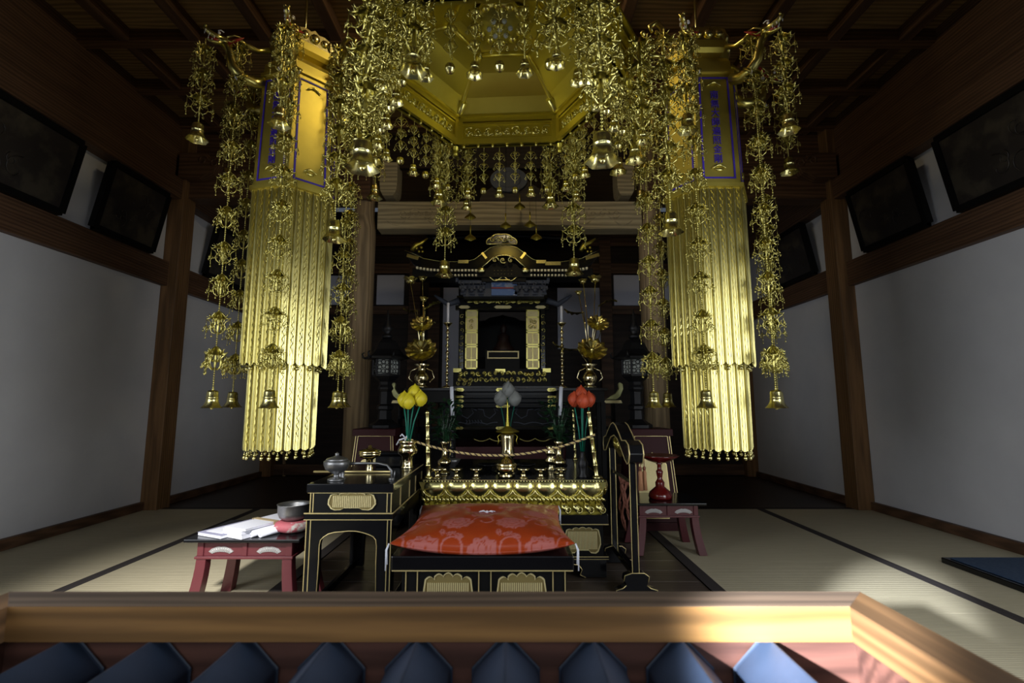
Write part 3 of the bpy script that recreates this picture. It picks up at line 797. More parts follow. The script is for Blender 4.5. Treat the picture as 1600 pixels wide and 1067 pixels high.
def banner(cx, cy, rot, lab, where, text_face):
    e = empty('hanging_banner', (cx, cy, 0.56), lab, 'banner', rz=rot)
    Z = lambda z: z - 0.56
    # box with shoulders, hexagonal; vertex 0 is at local angle 0
    mb = MB()
    mb.lathe([(0.195, Z(1.820)), (0.215, Z(1.825)), (0.215, Z(1.845)), (0.20, Z(1.850)), (0.188, Z(2.415)), (0.20, Z(2.420)), (0.20, Z(2.435)), (0.187, Z(2.440)), (0.183, Z(2.485)), (0.165, Z(2.515)), (0.12, Z(2.530)), (0.12, Z(2.545)), (0.15, Z(2.555)), (0.165, Z(2.575)), (0.165, Z(2.615)), (0.10, Z(2.620))], 6, smooth=False)
    bxo = mb.build('upper_box', M['gold_panel'], e)
    # lotus crown
    mb = MB()
    for k in range(6):
        mid = PI * k / 3 + PI / 6
        T = rotz(mid) @ Matrix.Translation((0.135, 0, Z(2.605))) @ rotz(-PI / 2)
        mb.T = T
        out = [(-0.08, 0), (-0.095, 0.04), (-0.085, 0.07), (-0.05, 0.085), (-0.02, 0.08), (0, 0.095), (0.02, 0.08), (0.05, 0.085), (0.085, 0.07), (0.095, 0.04), (0.08, 0)]
        mb.prism([(a, b) for a, b in out], -0.006, 0.006)
        for cx_, r_ in ((0, 0.024), (-0.05, 0.019), (0.05, 0.019)):
            mb.ball((cx_, -0.012, 0.045), r_, 10, 6, (1, 0.6, 1)); mb.ball((cx_, 0.012, 0.045), r_, 10, 6, (1, 0.6, 1))
            mb.tube([(a, -0.010, b) for a, b in spiral(cx_, 0.045, r_ * 1.5, 1.0, 10)], 0.005, 5)
        relief(mb, -0.08, 0.08, 0.0, 0.022, -0.008, 1, 0.003, k)
        mb.T = None
    mb.tube([(0, 0, Z(2.615)), (0, 0, Z(ZC))], 0.007, 8)
    mb.build('lotus_crown', M['gold_bright'], e)
    # coloured border lines, and small mounts, one panel per face
    for k in range(6):
        mid = PI * k / 3 + PI / 6
        def face(z, off): return (0.20 + (0.188 - 0.20) * (z - 1.935) / (2.50 - 1.935)) * math.cos(PI / 6) + off
        p = MB(); 
        T = rotz(mid + PI / 2)
        hw0, hw1 = 0.078, 0.073
        tl = math.atan2((0.20 - 0.188) * math.cos(PI / 6), 0.565)
        p.T = T @ Matrix.Translation((0, -face(1.935, 0.002), Z(1.850))) @ Matrix.Rotation(-tl, 4, 'X')
        q0 = [(-hw0, 0.018), (hw0, 0.018), (hw1, 0.545), (-hw1, 0.545)]; q1 = [(-hw0 + .008, 0.026), (hw0 - .008, 0.026), (hw1 - .008, 0.537), (-hw1 + .008, 0.537)]
        p.ring(q0, q1, -0.002, 0.001)
        bl = p.build('blue_border', M['blue'], bxo)
        mm = MB(); mm.T = p.T
        for zz in (0.075, 0.505):
            mm = MB(); mm.T = p.T
            mm.tube([(x, -0.004, zz + 0.010 * math.cos(x * 70)) for x in [-0.034 + 0.0068 * q for q in range(11)]], [0.002, 0.004, 0.005, 0.004, 0.005, 0.006, 0.005, 0.004, 0.005, 0.004, 0.002], 6)
            if zz < 0.2: mm.ball((0, -0.003, zz - 0.012), 0.013, 8, 5, (1.6, 0.3, 0.6))
            mm.build('gilt_mount', M['gold'], bxo)
        if k in text_face:
            try:
                t = text_mesh('南無大師遍照金剛', 0.046, 0.0475)
                t2 = MB(); t2.T = p.T @ Matrix.Translation((0, -0.001, 0.482)) @ Matrix.Diagonal((0.92, 1, 1, 1))
                t2.add(t.v, t.f)
                t2.build('writing', M['blue'], bxo, fix=False)
            except Exception as ex: print('TEXT FAIL', ex)
    # corrugated strips, two tiers
    def tier_strips(nm, r, z0, z1, n, tipdrop, sway=0.0):
        per = n // 6; mb = MB(); m2 = MB()
        for k in range(6):
            a = Vector((r * math.cos(PI * k / 3), r * math.sin(PI * k / 3), 0)); b = Vector((r * math.cos(PI * (k + 1) / 3), r * math.sin(PI * (k + 1) / 3), 0))
            d = (b - a) / per; L = d.length; d.normalize(); nr = Vector((-(-d.y), -d.x, 0)); 
            if nr.dot(a) < 0: nr = -nr
            for i in range(per):
                c = a + d * (L * (i + 0.5))
                hw = L * 0.49
                prof = [(-hw, 0), (-hw, .005), (-hw * .8, .007), (-hw * .7, .002), (-hw * .42, .002), (-hw * .36, .005), (-hw * .28, .002), (hw * .28, .002), (hw * .36, .005), (hw * .42, .002), (hw * .7, .002), (hw * .8, .007), (hw, .005), (hw, 0)]
                vs = []
                for z_, tip in ((z1, 0), (z0, 1)):
                    for (s_, o_) in prof:
                        dz = -tipdrop * (1 - abs(s_) / hw) if tip else 0
                        vs.append(c + d * s_ + nr * (o_) + Vector((0, 0, Z(z_) + dz)))
                m = len(prof)
                fs = [(j, j + 1, m + j + 1, m + j) for j in range(m - 1)] + [(0, m, 2 * m - 1, m - 1)]
                mb.add(vs, fs)
                # raised running scroll down the strip
                zz = z0 + 0.01; pts = []; q = 0
                while zz < z1 - 0.01:
                    pts.append(c + d * (hw * .19 * (1 if q % 4 == 1 else (-1 if q % 4 == 3 else 0))) + nr * 0.0035 + Vector((0, 0, Z(zz)))); zz += 0.0085; q += 1
                m2.tube(pts, 0.0019, 3, smooth=False)
        s = mb.build(nm, M['gold_strip'], e, fix=False)
        m2.build('raised_scroll', M['gold_strip'], s)
        return s
    tier_strips('upper_strips', 0.198, 0.995, 1.825, 30, 0.016)
    tier_strips('lower_strips', 0.160, 0.605, 1.02, 24, 0.014)
    mb = MB(); mb.lathe([(0.150, Z(0.63)), (0.150, Z(1.05)), (0.185, Z(1.06)), (0.185, Z(1.82))], 6, smooth=False); mb.build('inner_sleeve', M['gold_matte'], e)
    # fringe of round bells
    fb = MB(); fb.tube([(0, 0, 0), (0, 0, -0.022)], 0.0016, 4); fb.ball((0, 0, -0.03), 0.0095, 10, 7); fb.lathe([(0.004, -0.012), (0.006, -0.016), (0.004, -0.02)], 8)
    fm = fb.mesh('fringe_bell', M['gold_bright'])
    for rr_, z, n in ((0.160, 0.595, 24), (0.178, 1.0, 18)):
        per = n // 6
        for k in range(6):
            a = Vector((rr_ * math.cos(PI * k / 3), rr_ * math.sin(PI * k / 3), 0)); b = Vector((rr_ * math.cos(PI * (k + 1) / 3), rr_ * math.sin(PI * (k + 1) / 3), 0))
            for i in range(per):
                c = a.lerp(b, (i + 0.5) / per); link_mesh('fringe_bell', fm, e, (c.x, c.y, Z(z)))
    for k in range(6):
        a = PI * k / 3
        d = link_mesh('dragon', DR[0], e, (0.17 * math.cos(a), 0.17 * math.sin(a), Z(2.485)), a, 0.76)
        link_mesh('mane', DR[1], d); link_mesh('teeth', DR[2], d); link_mesh('eyes', DR[3], d)
        # gilt bracket that carries the long strand
        mb = MB(); mb.T = rotz(a) @ Matrix.Translation((0.17, 0, Z(2.545)))
        mb.tube([(0, 0, 0.03), (0.05, 0, 0.0), (0.11, 0, 0.0), (0.135, 0, 0.02)], [0.014, 0.012, 0.011, 0.006], 8)
        mb.tube([(0.13 + 0.03 * math.cos(t), 0.03 * math.sin(t), -0.012) for t in [2 * PI * q / 12 for q in range(12)]], 0.005, 6, closed=True)
        mb.lathe([(0.03, 0.0), (0.02, 0.015), (0.004, 0.02)], 10, (0.13, 0, -0.012))
        mb.build('bracket', M['gold'], e)
    bnm = lab.split(' hanging')[0]
    def direction(a):
        v = Vector((math.cos(a), math.sin(a)))
        s1 = 'near' if v.y < -0.45 else ('far' if v.y > 0.45 else '')
        s2 = 'left' if v.x < -0.3 else ('right' if v.x > 0.3 else '')
        return '-'.join([q for q in (s1, s2) if q])
    for k in range(6):
        a = PI * k / 3 + rot
        dn = direction(a)
        x, y = cx + 0.30 * math.cos(a), cy + 0.30 * math.sin(a)
        top = Vector((x, y, 2.535)); L = top.z - 0.79
        tl = [0.06 + 0.163 * i + random.uniform(-0.006, 0.006) for i in range(10)] + [L - 0.215]
        strand(top, L, [t for t in tl if t < L - 0.13], TIER_L, BELL_L, 'long gilt strand with bell beside the %s banner, at its %s corner' % (where, dn), 'hanging strand', 'long strands around the %s banner' % where, 'banner_strand', 0.0044, 0.078)
        x, y = cx + 0.44 * math.cos(a), cy + 0.44 * math.sin(a)
        strand(Vector((x, y, 2.485)), 0.50, [0.085, 0.205, 0.325], TIER_L, BELL_L, 'short gilt strand hanging from the mouth of the %s banner\'s %s dragon' % (where, dn), 'hanging strand', 'short strands in the dragons\' mouths of the %s banner' % where, 'banner_strand', 0.0036, 0.078)
banner(-1.105, 2.35, math.radians(-75), 'tall gilt hexagonal banner on the left, with bare gold face toward the middle', 'left', (4, 5))
banner(0.985, 2.35, math.radians(0), 'tall gilt hexagonal banner on the right, blue writing facing the camera', 'right', (4,))
# ================================================================== shared drawing helpers for lacquer furniture
def cusp_panel(w, h, n=5, lo=True):
    """outline of a cusped (kozama) opening, centred in x, z from 0 to h"""
    top = []
    for i in range(n):
        t0 = -w / 2 + w * i / n; t1 = -w / 2 + w * (i + 1) / n
        base = h * (0.86 + 0.10 * math.sin(PI * (i + 0.5) / n))
        for q in range(5):
            t = q / 4
            top.append((t0 + (t1 - t0) * t, base + h * 0.05 * math.sin(PI * t)))
    side_r = [(w / 2 + w * 0.05, h * 0.6), (w / 2 + w * 0.06, h * 0.35)]
    if lo:
        bot = [(w / 2 - w * 0.02, h * 0.08), (w / 2 - w * 0.10, 0.0), (w * 0.25, h * 0.02), (w * 0.18, h * 0.12), (-w * 0.18, h * 0.12), (-w * 0.25, h * 0.02), (-w / 2 + w * 0.10, 0.0), (-w / 2 + w * 0.02, h * 0.08)]
    else:
        bot = [(w / 2 + w * 0.03, 0.0), (-w / 2 - w * 0.03, 0.0)]
    side_l = [(-w / 2 - w * 0.06, h * 0.35), (-w / 2 - w * 0.05, h * 0.6)]
    return top + side_r + bot + side_l
def scale_out(o, s, dz=0.0):
    cx = sum(p[0] for p in o) / len(o); cz = sum(p[1] for p in o) / len(o)
    return [(cx + (p[0] - cx) * s, cz + (p[1] - cz) * s + dz) for p in o]
def screen_panel(parent, cx, y, z, w, h, m, name='gilt_panel', n=5, lo=True, axis='xz'):
    o = cusp_panel(w, h, n, lo)
    def pl(mb):
        mb.T = Matrix.Translation((cx, y, z)) if axis == 'xz' else Matrix.Translation((y, cx, z)) @ rotz(PI / 2)
        return mb
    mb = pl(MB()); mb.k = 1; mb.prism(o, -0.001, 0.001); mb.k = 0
    k = int(w / 0.0075)                       # fine upright reeding
    for i in range(k):
        x = -w * 0.47 + w * 0.94 * (i + 0.5) / k
        mb.box(x - 0.0022, x + 0.0022, -0.0030, 0.001, h * 0.14, h * 0.84)
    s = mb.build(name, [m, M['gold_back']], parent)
    mb = pl(MB()); mb.ring(scale_out(o, 1.04), scale_out(o, 0.98), -0.004, 0.001); mb.build('gilt_rim', M['gold_pale'], s)
    return s
def child_at(e):
    class _B(MB):
        def put(self, name, m, bevel=0, parent=None):
            if self.T is None: pass
            o = self.build(name, m, parent or e, bevel)
            return o
    return _B()
def world_part(mb, name, m, e, bevel=0):     # geometry given in world coordinates, parented to a thing with translation only
    loc = Vector((0, 0, 0)); q = e
    while q is not None: loc += q.location; q = q.parent
    mb.v = [(a - loc.x, b - loc.y, c - loc.z) for a, b, c in mb.v]
    return mb.build(name, m, e, bevel)
def line_x(mb, x0, x1, y, z, r=0.0018): mb.box(x0, x1, y - r, y + r, z - r, z + r)
def line_z(mb, x, y, z0, z1, r=0.0018): mb.box(x - r, x + r, y - r, y + r, z0, z1)

# ================================================================== GREAT ALTAR with lotus-petal edge
AY0, AY1 = 2.40, 3.30
ax0, ax1 = P(660, 750, AY0).x, P(944, 750, AY0).x
az = P(800, 750, AY0).z
acx = (ax0 + ax1) / 2; aw = ax1 - ax0
alt = empty('great_altar', (acx, (AY0 + AY1) / 2, 0), 'square black altar with gilt lotus-petal edge, behind the cushion', 'altar')
Zp = lambda py, Y=AY0: P(800, py, Y).z
mb = MB(); mb.box(ax0, ax1, AY0, AY1, az - 0.010, az)
world_part(mb, 'top_board', M['black'], alt, 0.002)
mb = MB(); n = 60
for i in range(n):
    x = ax0 + aw * (i + .5) / n; mb.ball((x, AY0 - 0.001, az - 0.006), 0.0052, 6, 4)
mb.box(ax0, ax1, AY0 - 0.003, AY0 + 0.002, az - 0.002, az + 0.002)
world_part(mb, 'beaded_edge', M['gold_bright'], alt)
mb = MB(); mb.box(ax0 + 0.012, ax1 - 0.012, AY0 + 0.012, AY1, Zp(803), az - 0.011); world_part(mb, 'edge_core', M['gold_matte'], alt)
# big rounded petals
zt_, zb_ = Zp(753), Zp(775); pw = aw / 8.15
pm = MB(); vs = []; fs = []; nu, nv = 14, 10
for j in range(nv + 1):
    t = j / nv
    for i in range(nu + 1):
        s = i / nu * 2 - 1
        wdt = pw * 0.52 * (math.sin(PI * min(1, 0.28 + t * 0.62)) ** 0.6)
        bul = 0.034 * math.sqrt(max(0, 1 - s * s)) * math.sin(PI * (0.22 + 0.66 * t)) ** 0.6
        vs.append((s * wdt, -bul * 0.9, zt_ - (zt_ - zb_) * t - 0.010 * (1 - s * s) * (1 if t > .8 else 0) * (t - .8)))
for j in range(nv):
    for i in range(nu): fs.append((j * (nu + 1) + i, j * (nu + 1) + i + 1, (j + 1) * (nu + 1) + i + 1, (j + 1) * (nu + 1) + i))
pm.add(vs, fs, True)
pm.tube([(pw * 0.50 * math.cos(a), -0.012, (zt_ + zb_) / 2 - 0.002 + (zt_ - zb_) * 0.52 * math.sin(a)) for a in [PI + PI * q / 12 for q in range(13)]], 0.0035, 5)
petal = pm.mesh('large_petal', M['gold_bright'])
for i in range(8):
    link_mesh('large_petal', petal, alt, (ax0 - acx + pw * (i + 0.55), AY0 - (AY0 + AY1) / 2 + 0.004, 0))
for sx, xx in ((-1, ax0), (1, ax1)):
    for i in range(6):
        o = link_mesh('large_petal', petal, alt, (xx - acx, AY0 + 0.08 + pw * 1.06 * i - (AY0 + AY1) / 2, 0), sx * PI / 2)
mb2 = MB(); mb3 = MB()
for i in range(9):      # pointed leaf between petals
    mb = MB(); x = ax0 + pw * (i + 0.05)
    mb.prism([(x - 0.020, zt_), (x + 0.020, zt_), (x + 0.006, (zt_ + zb_) / 2), (x, zb_), (x - 0.006, (zt_ + zb_) / 2)], AY0 - 0.008, AY0 + 0.012)
    world_part(mb, 'petal_divider', M['gold'], alt)
zr1 = Zp(779)
for i in range(46):     # twisted roll
    x = ax0 + aw * (i + .5) / 46
    mb2.tube([(x - 0.010, AY0 - 0.006, zr1 + 0.008), (x, AY0 - 0.016, zr1), (x + 0.010, AY0 - 0.006, zr1 - 0.008)], 0.0065, 6)
world_part(mb2, 'twisted_roll', M['gold_bright'], alt)
zq = Zp(784); zq2 = Zp(801)
for i in range(16):     # reversed petals
    x = ax0 + aw * (i + .5) / 16
    mb3.tube([(x - 0.006, AY0 + 0.004, zq), (x + 0.004, AY0 - 0.012, (zq + zq2) / 2), (x + 0.014, AY0 - 0.018, zq2 + 0.004)], [0.020, 0.026, 0.012], 9, flat=0.55)
    mb3.tube([(x + 0.014 * math.cos(a) + .012, AY0 - 0.030, zq2 + 0.018 + 0.014 * math.sin(a)) for a in [2 * PI * q / 9 for q in range(9)]], 0.003, 4, closed=True)
world_part(mb3, 'reversed_petals', M['gold_bright'], alt)
zc1, zc2 = Zp(803), Zp(818)
mb = MB(); mb.box(ax0 - 0.012, ax1 + 0.012, AY0 - 0.02, AY1 + 0.01, zc2, zc1); world_part(mb, 'upper_moulding', M['black'], alt, 0.003)
mb = MB(); line_x(mb, ax0 - 0.012, ax1 + 0.012, AY0 - 0.021, zc2 + 0.001); world_part(mb, 'gilt_line', M['gold_line'], alt)
zd2 = Zp(868)
mb = MB(); mb.box(ax0 + 0.01, ax1 - 0.01, AY0 + 0.005, AY1, zd2, zc2); world_part(mb, 'panelled_side', M['black_mat'], alt)
for i, cx_ in enumerate((-0.33, -0.11, 0.11, 0.33)):
    screen_panel(alt, cx_ * 1.0 , AY0 + 0.003 - (AY0 + AY1) / 2, zd2 + 0.012, 0.15, zc2 - zd2 - 0.03, M['gold_pale'])
mb = MB(); mb.box(ax0 - 0.01, ax1 + 0.01, AY0 - 0.015, AY1 + 0.01, zd2 - 0.018, zd2)
world_part(mb, 'lower_moulding', M['black'], alt, 0.003)
mb = MB(); line_x(mb, ax0 - 0.01, ax1 + 0.01, AY0 - 0.016, zd2 - 0.001); line_x(mb, ax0 - 0.01, ax1 + 0.01, AY0 - 0.016, zd2 - 0.012, 0.001); world_part(mb, 'gilt_line', M['gold_line'], alt)
for sx in (-1, 1):
    X0 = ax1 if sx > 0 else ax0
    w2 = [(0.0, zd2 - 0.018), (0.0, 0.0), (-0.10, 0.0), (-0.125, 0.012), (-0.115, 0.035), (-0.13, 0.055), (-0.165, 0.06), (-0.20, 0.085), (-0.26, 0.092), (-0.26, zd2 - 0.018)]
    mb = MB(); mb.prism([(X0 + sx * (p[0] - 0.0), p[1]) for p in w2], AY0 - 0.01, AY0 + 0.03); mb.box(min(X0, X0 - sx * .03), max(X0, X0 - sx * .03), AY0 + 0.03, AY1, 0.02, zd2 - 0.018)
    world_part(mb, 'scrolled_foot', M['black'], alt, 0.002)
    mb = MB(); mb.tube([(X0 + sx * p[0], AY0 - 0.011, p[1]) for p in w2[2:9]], 0.0025, 5); world_part(mb, 'gilt_edging', M['gold_line'], alt)

# ================================================================== CUSHION SEAT (low lacquer platform) and BROCADE CUSHION
SY0 = 1.70
sx0, sx1 = P(611, 872, SY0).x, P(897, 872, SY0).x
sz = P(800, 869, SY0).z; sz2 = P(800, 893, SY0).z
scx = (sx0 + sx1) / 2; SY1 = 2.30
seat = empty('low_seat_platform', (scx, (SY0 + SY1) / 2, 0), 'low black lacquer platform with gilt panels under the red cushion', 'seat')
mb = MB(); mb.box(sx0, sx1, SY0, SY1, sz2, sz); world_part(mb, 'top_board', M['black'], seat, 0.004)
mb = MB(); line_x(mb, sx0 + 0.004, sx1 - 0.004, SY0 - 0.001, sz2 + 0.003); world_part(mb, 'gilt_line', M['gold_line'], seat)
bx0, bx1 = sx0 + 0.035, sx1 - 0.025
mb = MB(); mb.box(bx0, bx1, SY0 + 0.015, SY1 - 0.015, 0.0, sz2); world_part(mb, 'panelled_body', M['black_mat'], seat)
mb = MB(); mb.box(sx0 - 0.0, sx1, SY0 - 0.0, SY1, 0.0, 0.04); world_part(mb, 'base_board', M['black'], seat, 0.004)
mb = MB()
for px in (634, 652, 748, 767, 864, 883):
    line_z(mb, P(px, 910, SY0 + .013).x, SY0 + 0.013, 0.04, sz2)
world_part(mb, 'gilt_uprights', M['gold_line'], seat)
for px in (700, 815):
    x = P(px, 912, SY0 + .01).x
    screen_panel(seat, x - scx, SY0 + 0.012 - (SY0 + SY1) / 2, 0.055, 0.150, sz2 - 0.064, M['gold_pale'], lo=True)
# cushion: a puffed square with four pointed corners, brocade flowers laid in as two thread colours
import numpy as np
CW, CD = 0.62, 0.60
def cushion():
    N = 150
    g = np.linspace(-1, 1, N)
    X, Y = np.meshgrid(g, g, indexing='xy')
    edge = (1 - np.abs(X) ** 2.2) * (1 - np.abs(Y) ** 2.2)
    hgt = 0.080 * np.clip(edge, 0, 1) ** 0.45
    dim = 0.016 * np.exp(-((X) ** 2 + (Y) ** 2) / 0.05)
    pin = 1 - 0.045 * (1 - np.abs(Y) ** 2)      # sides bow inward between corners
    pinx = 1 - 0.045 * (1 - np.abs(X) ** 2)
    wx = X * CW / 2 * np.where(np.abs(X) > 0, 1 - 0.06 * (np.abs(X) ** 3) * (1 - Y ** 2), 1)
    wy = Y * CD / 2 * (1 - 0.06 * (np.abs(Y) ** 3) * (1 - X ** 2))
    off = -0.032 * (1 - X ** 2 * Y ** 2)
    top = off + hgt - dim + 0.002 * np.sin(wx * 60 + 2) * np.cos(wy * 40) * np.clip(edge, 0, 1)
    bot = np.maximum(off - hgt * 0.5, -0.046)
    def pattern(u, v):
        # u,v in metres on the cloth
        p = np.zeros_like(u)
        def add(mask): np.maximum(p, mask.astype(float), out=p)
        cell = 0.2
        for row in range(-2, 3):
            for col in range(-3, 4):
                cx = col * cell + (0.1 if row % 2 else 0); cy = row * 0.145
                dx = u - cx; dy = (v - cy)
                r = np.hypot(dx, dy * 1.15); a = np.arctan2(dy, dx)
                R = 0.056 * (1 + 0.10 * np.cos(9 * a))
                fl = r < R
                r2 = 0.036 * (1 + 0.12 * np.cos(7 * a + 1)); r3 = 0.017 * (1 + 0.15 * np.cos(5 * a))
                line = (np.abs(r - r2) < 0.0016) | (np.abs(r - r3) < 0.0014) | ((np.abs(np.sin(4.5 * a)) < 0.10) & (r > r2))
                add(fl & ~line)
                # tendrils and leaves between the flowers
                sx_, sy_ = cx + 0.1, cy + 0.012
                dx = u - sx_; dy = v - sy_; r = np.hypot(dx, dy); a = np.arctan2(dy, dx)
                sp = np.abs((r - 0.012 - 0.0052 * (a + PI)) ) < 0.0036
                add(sp & (r < 0.045))
                dx = u - (cx + 0.085); dy = v - (cy + 0.066)
                for (ox, oy, ang) in ((0.0, 0.0, 0.5), (0.03, -0.012, -0.6), (-0.03, 0.006, 1.8)):
                    ddx = (dx - ox) * math.cos(ang) + (dy - oy) * math.sin(ang); ddy = -(dx - ox) * math.sin(ang) + (dy - oy) * math.cos(ang)
                    lf = (np.abs(ddx) < 0.021) & (np.abs(ddy) < 0.010 * (1 - (ddx / 0.021) ** 2) * (1 + 0.25 * np.cos(ddx * 900)))
                    add(lf & (np.abs(ddy) > 0.0009))
        return p
    pt = pattern(wx * 1.02, wy * 1.02 + 0.02)
    vs = np.concatenate([np.stack([wx, wy, top], -1).reshape(-1, 3), np.stack([wx, wy, bot], -1).reshape(-1, 3)])
    cols = np.concatenate([pt.reshape(-1), pt.reshape(-1)])
    idx = np.arange(N * N).reshape(N, N)
    q = np.stack([idx[:-1, :-1], idx[:-1, 1:], idx[1:, 1:], idx[1:, :-1]], -1).reshape(-1, 4)
    q2 = q[:, ::-1] + N * N
    faces = q.tolist() + q2.tolist()
    b = list(idx[0, :]) + list(idx[1:, -1]) + list(idx[-1, -2::-1]) + list(idx[-2:0:-1, 0])
    for i in range(len(b)):
        j = (i + 1) % len(b); faces.append([int(b[j]), int(b[i]), int(b[i]) + N * N, int(b[j]) + N * N])
    me = bpy.data.meshes.new('cushion_cover'); me.from_pydata(vs.tolist(), [], faces); me.update()
    me.polygons.foreach_set('use_smooth', [True] * len(me.polygons))
    at = me.attributes.new('brocade', 'FLOAT', 'POINT'); at.data.foreach_set('value', cols.astype(np.float32))
    return me
def brocade_mat():
    m = mat('orange_red_brocade', (0.50, 0.075, 0.02), 0.34, 0, 0.5)
    nt = m.node_tree; N = nt.nodes; L = nt.links; b = N['Principled BSDF']
    at = N.new('ShaderNodeAttribute'); at.attribute_name = 'brocade'
    mx = N.new('ShaderNodeMixRGB'); mx.inputs[1].default_value = (0.30, 0.038, 0.008, 1); mx.inputs[2].default_value = (0.37, 0.10, 0.085, 1)
    L.new(at.outputs['Fac'], mx.inputs[0]); L.new(mx.outputs[0], b.inputs['Base Color'])
    mr = N.new('ShaderNodeMapRange'); mr.inputs[3].default_value = 0.32; mr.inputs[4].default_value = 0.62
    L.new(at.outputs['Fac'], mr.inputs[0]); L.new(mr.outputs[0], b.inputs['Roughness'])
    bp = N.new('ShaderNodeBump'); bp.inputs['Strength'].default_value = 0.25; bp.inputs['Distance'].default_value = 0.002
    L.new(at.outputs['Fac'], bp.inputs['Height']); L.new(bp.outputs[0], b.inputs['Normal'])
    return m
cu = empty('floor_cushion', (scx + 0.0, (SY0 + SY1) / 2 - 0.022, sz + 0.047), 'orange-red floral brocade cushion on the low black platform', 'cushion')
me = cushion(); me.materials.append(brocade_mat()); link_mesh('cushion_cover', me, cu)
mb = MB()
for a in (0.2, 2.5, 3.6, 5.5):
    mb.tube([(0, 0, 0.034), (0.016 * math.cos(a), 0.012 * math.sin(a), 0.041), (0.034 * math.cos(a), 0.012 * math.sin(a), 0.038)], 0.0018, 5)
mb.ball((0, 0, 0.037), 0.006, 8, 5)
mb.build('centre_tuft', M['white'], cu)
for sx_ in (-1, 1):
    for sy_ in (-1, 1):
        mb = MB(); x, y = sx_ * CW / 2, sy_ * CD / 2
        mb.tube([(x, y, 0), (x + sx_ * 0.006, y - 0.004, -0.02), (x + sx_ * 0.004, y - 0.004, -0.065)], 0.0028, 5)
        mb.tube([(x, y, 0), (x + sx_ * 0.009, y - 0.002, -0.02), (x + sx_ * 0.008, y - 0.004, -0.085)], 0.0022, 5)
        mb.build('corner_tassel', M['candle'], cu)

# ================================================================== LEFT SIDE DESK (black with gilt lines)
DY0, DY1 = 1.95, 2.58
dx0, dx1 = P(479, 760, DY0).x, P(615, 760, DY0).x
D = lambda py: P(800, py, DY0).z
desk = empty('side_desk', ((dx0 + dx1) / 2, (DY0 + DY1) / 2, 0), 'tall black lacquer side desk with gilt lines and arched opening, left of the cushion', 'desk')
z0_, z1_ = D(770), D(756)
mb = MB(); mb.box(dx0, dx1, DY0, DY1, z0_, z1_); world_part(mb, 'top_board', M['black'], desk, 0.003)
mb = MB(); line_x(mb, dx0 + .004, dx1 - .004, DY0 + 0.008, z0_ - 0.001); 
for x in (dx0 + 0.014, dx0 + 0.025, dx1 - 0.026, dx1 - 0.010): line_z(mb, x, DY0 + 0.011, D(801), z0_)
line_x(mb, dx0 - .004, dx1, DY0 - 0.001, D(802), 0.0022); line_x(mb, dx0 - .004, dx1, DY0 - 0.001, D(812), 0.0015)
for y in (2.1, 2.28, 2.42, DY1 - .004): mb.box(dx1 - 0.008, dx1 - 0.003, y - .002, y + .002, D(801), z0_)
mb.box(dx1 - 0.001, dx1 + 0.002, DY0, DY1, D(802) - .002, D(802) + .002); mb.box(dx1 - 0.001, dx1 + 0.002, DY0, DY1, z1_ - .004, z1_ - .001)
world_part(mb, 'gilt_lines', M['gold_line'], desk)
mb = MB(); mb.box(dx0 + 0.012, dx1 - 0.008, DY0 + 0.012, DY1 - 0.012, D(801), z0_); world_part(mb, 'upper_box', M['black_mat'], desk)
screen_panel(desk, P(549, 783, DY0).x - (dx0 + dx1) / 2, DY0 + 0.009 - (DY0 + DY1) / 2, D(797), P(582, 783, DY0).x - P(517, 783, DY0).x, D(771) - D(797), M['gold_pale'])
mb = MB(); mb.box(dx0 - 0.004, dx1, DY0, DY1, D(812), D(801)); world_part(mb, 'middle_board', M['black'], desk, 0.002)
# arched front and back frames, side frames, floor rails
def arch(w, ztop, zb=0.0, leg=0.052, crown=0.045):
    out = [(-w / 2, zb), (-w / 2, ztop), (w / 2, ztop), (w / 2, zb)]
    inner = [(w / 2 - leg, zb), (w / 2 - leg - 0.005, zb + (ztop - zb) * .55)]
    n = 12; iw = w / 2 - leg
    for i in range(n + 1):
        a = PI * i / n
        inner.append((iw * 0.96 * math.cos(a), ztop - crown - 0.055 + 0.055 * math.sin(a) ** 0.7 + 0.003 * abs(math.sin(3.5 * a))))
    inner += [(-w / 2 + leg + 0.005, zb + (ztop - zb) * .55), (-w / 2 + leg, zb)]
    return out + inner, inner
w_ = dx1 - dx0 - 0.006
o_, inn = arch(w_, D(812))
cxd = (dx0 + dx1) / 2
for yy_ in (DY0 + 0.004, DY1 - 0.03):
    mb = MB(); mb.prism([(cxd + a, b) for a, b in o_], yy_, yy_ + 0.026); world_part(mb, 'arched_frame', M['black'], desk, 0.0015)
mb = MB(); mb.tube([(cxd + a, DY0 + 0.003, b) for a, b in inn], 0.0022, 5)
for x in (dx0 + 0.006, dx0 + 0.022, dx1 - 0.020, dx1 - 0.006): line_z(mb, x, DY0 + 0.003, 0, D(813), 0.0016)
world_part(mb, 'gilt_arch_edging', M['gold_line'], desk)
so, si = arch(DY1 - DY0 - 0.06, D(812))
for x in (dx0 + 0.004, dx1 - 0.026):
    mb = MB(); mb.prism([((DY0 + DY1) / 2 + a, b) for a, b in so], x, x + 0.018, 'yz'); mb.box(x, x + 0.018, DY0 + .03, DY1 - .03, 0.0, 0.03)
    world_part(mb, 'side_frame', M['black'], desk, 0.0015)

def lathe_thing(name, prof, pos, m, label, cat, n=24, group=None, part='body', **kw):
    e = empty(name, pos, label, cat, group)
    mb = MB(); mb.lathe(prof, n, **kw); mb.build(part, m, e)
    return e
dz_ = z1_
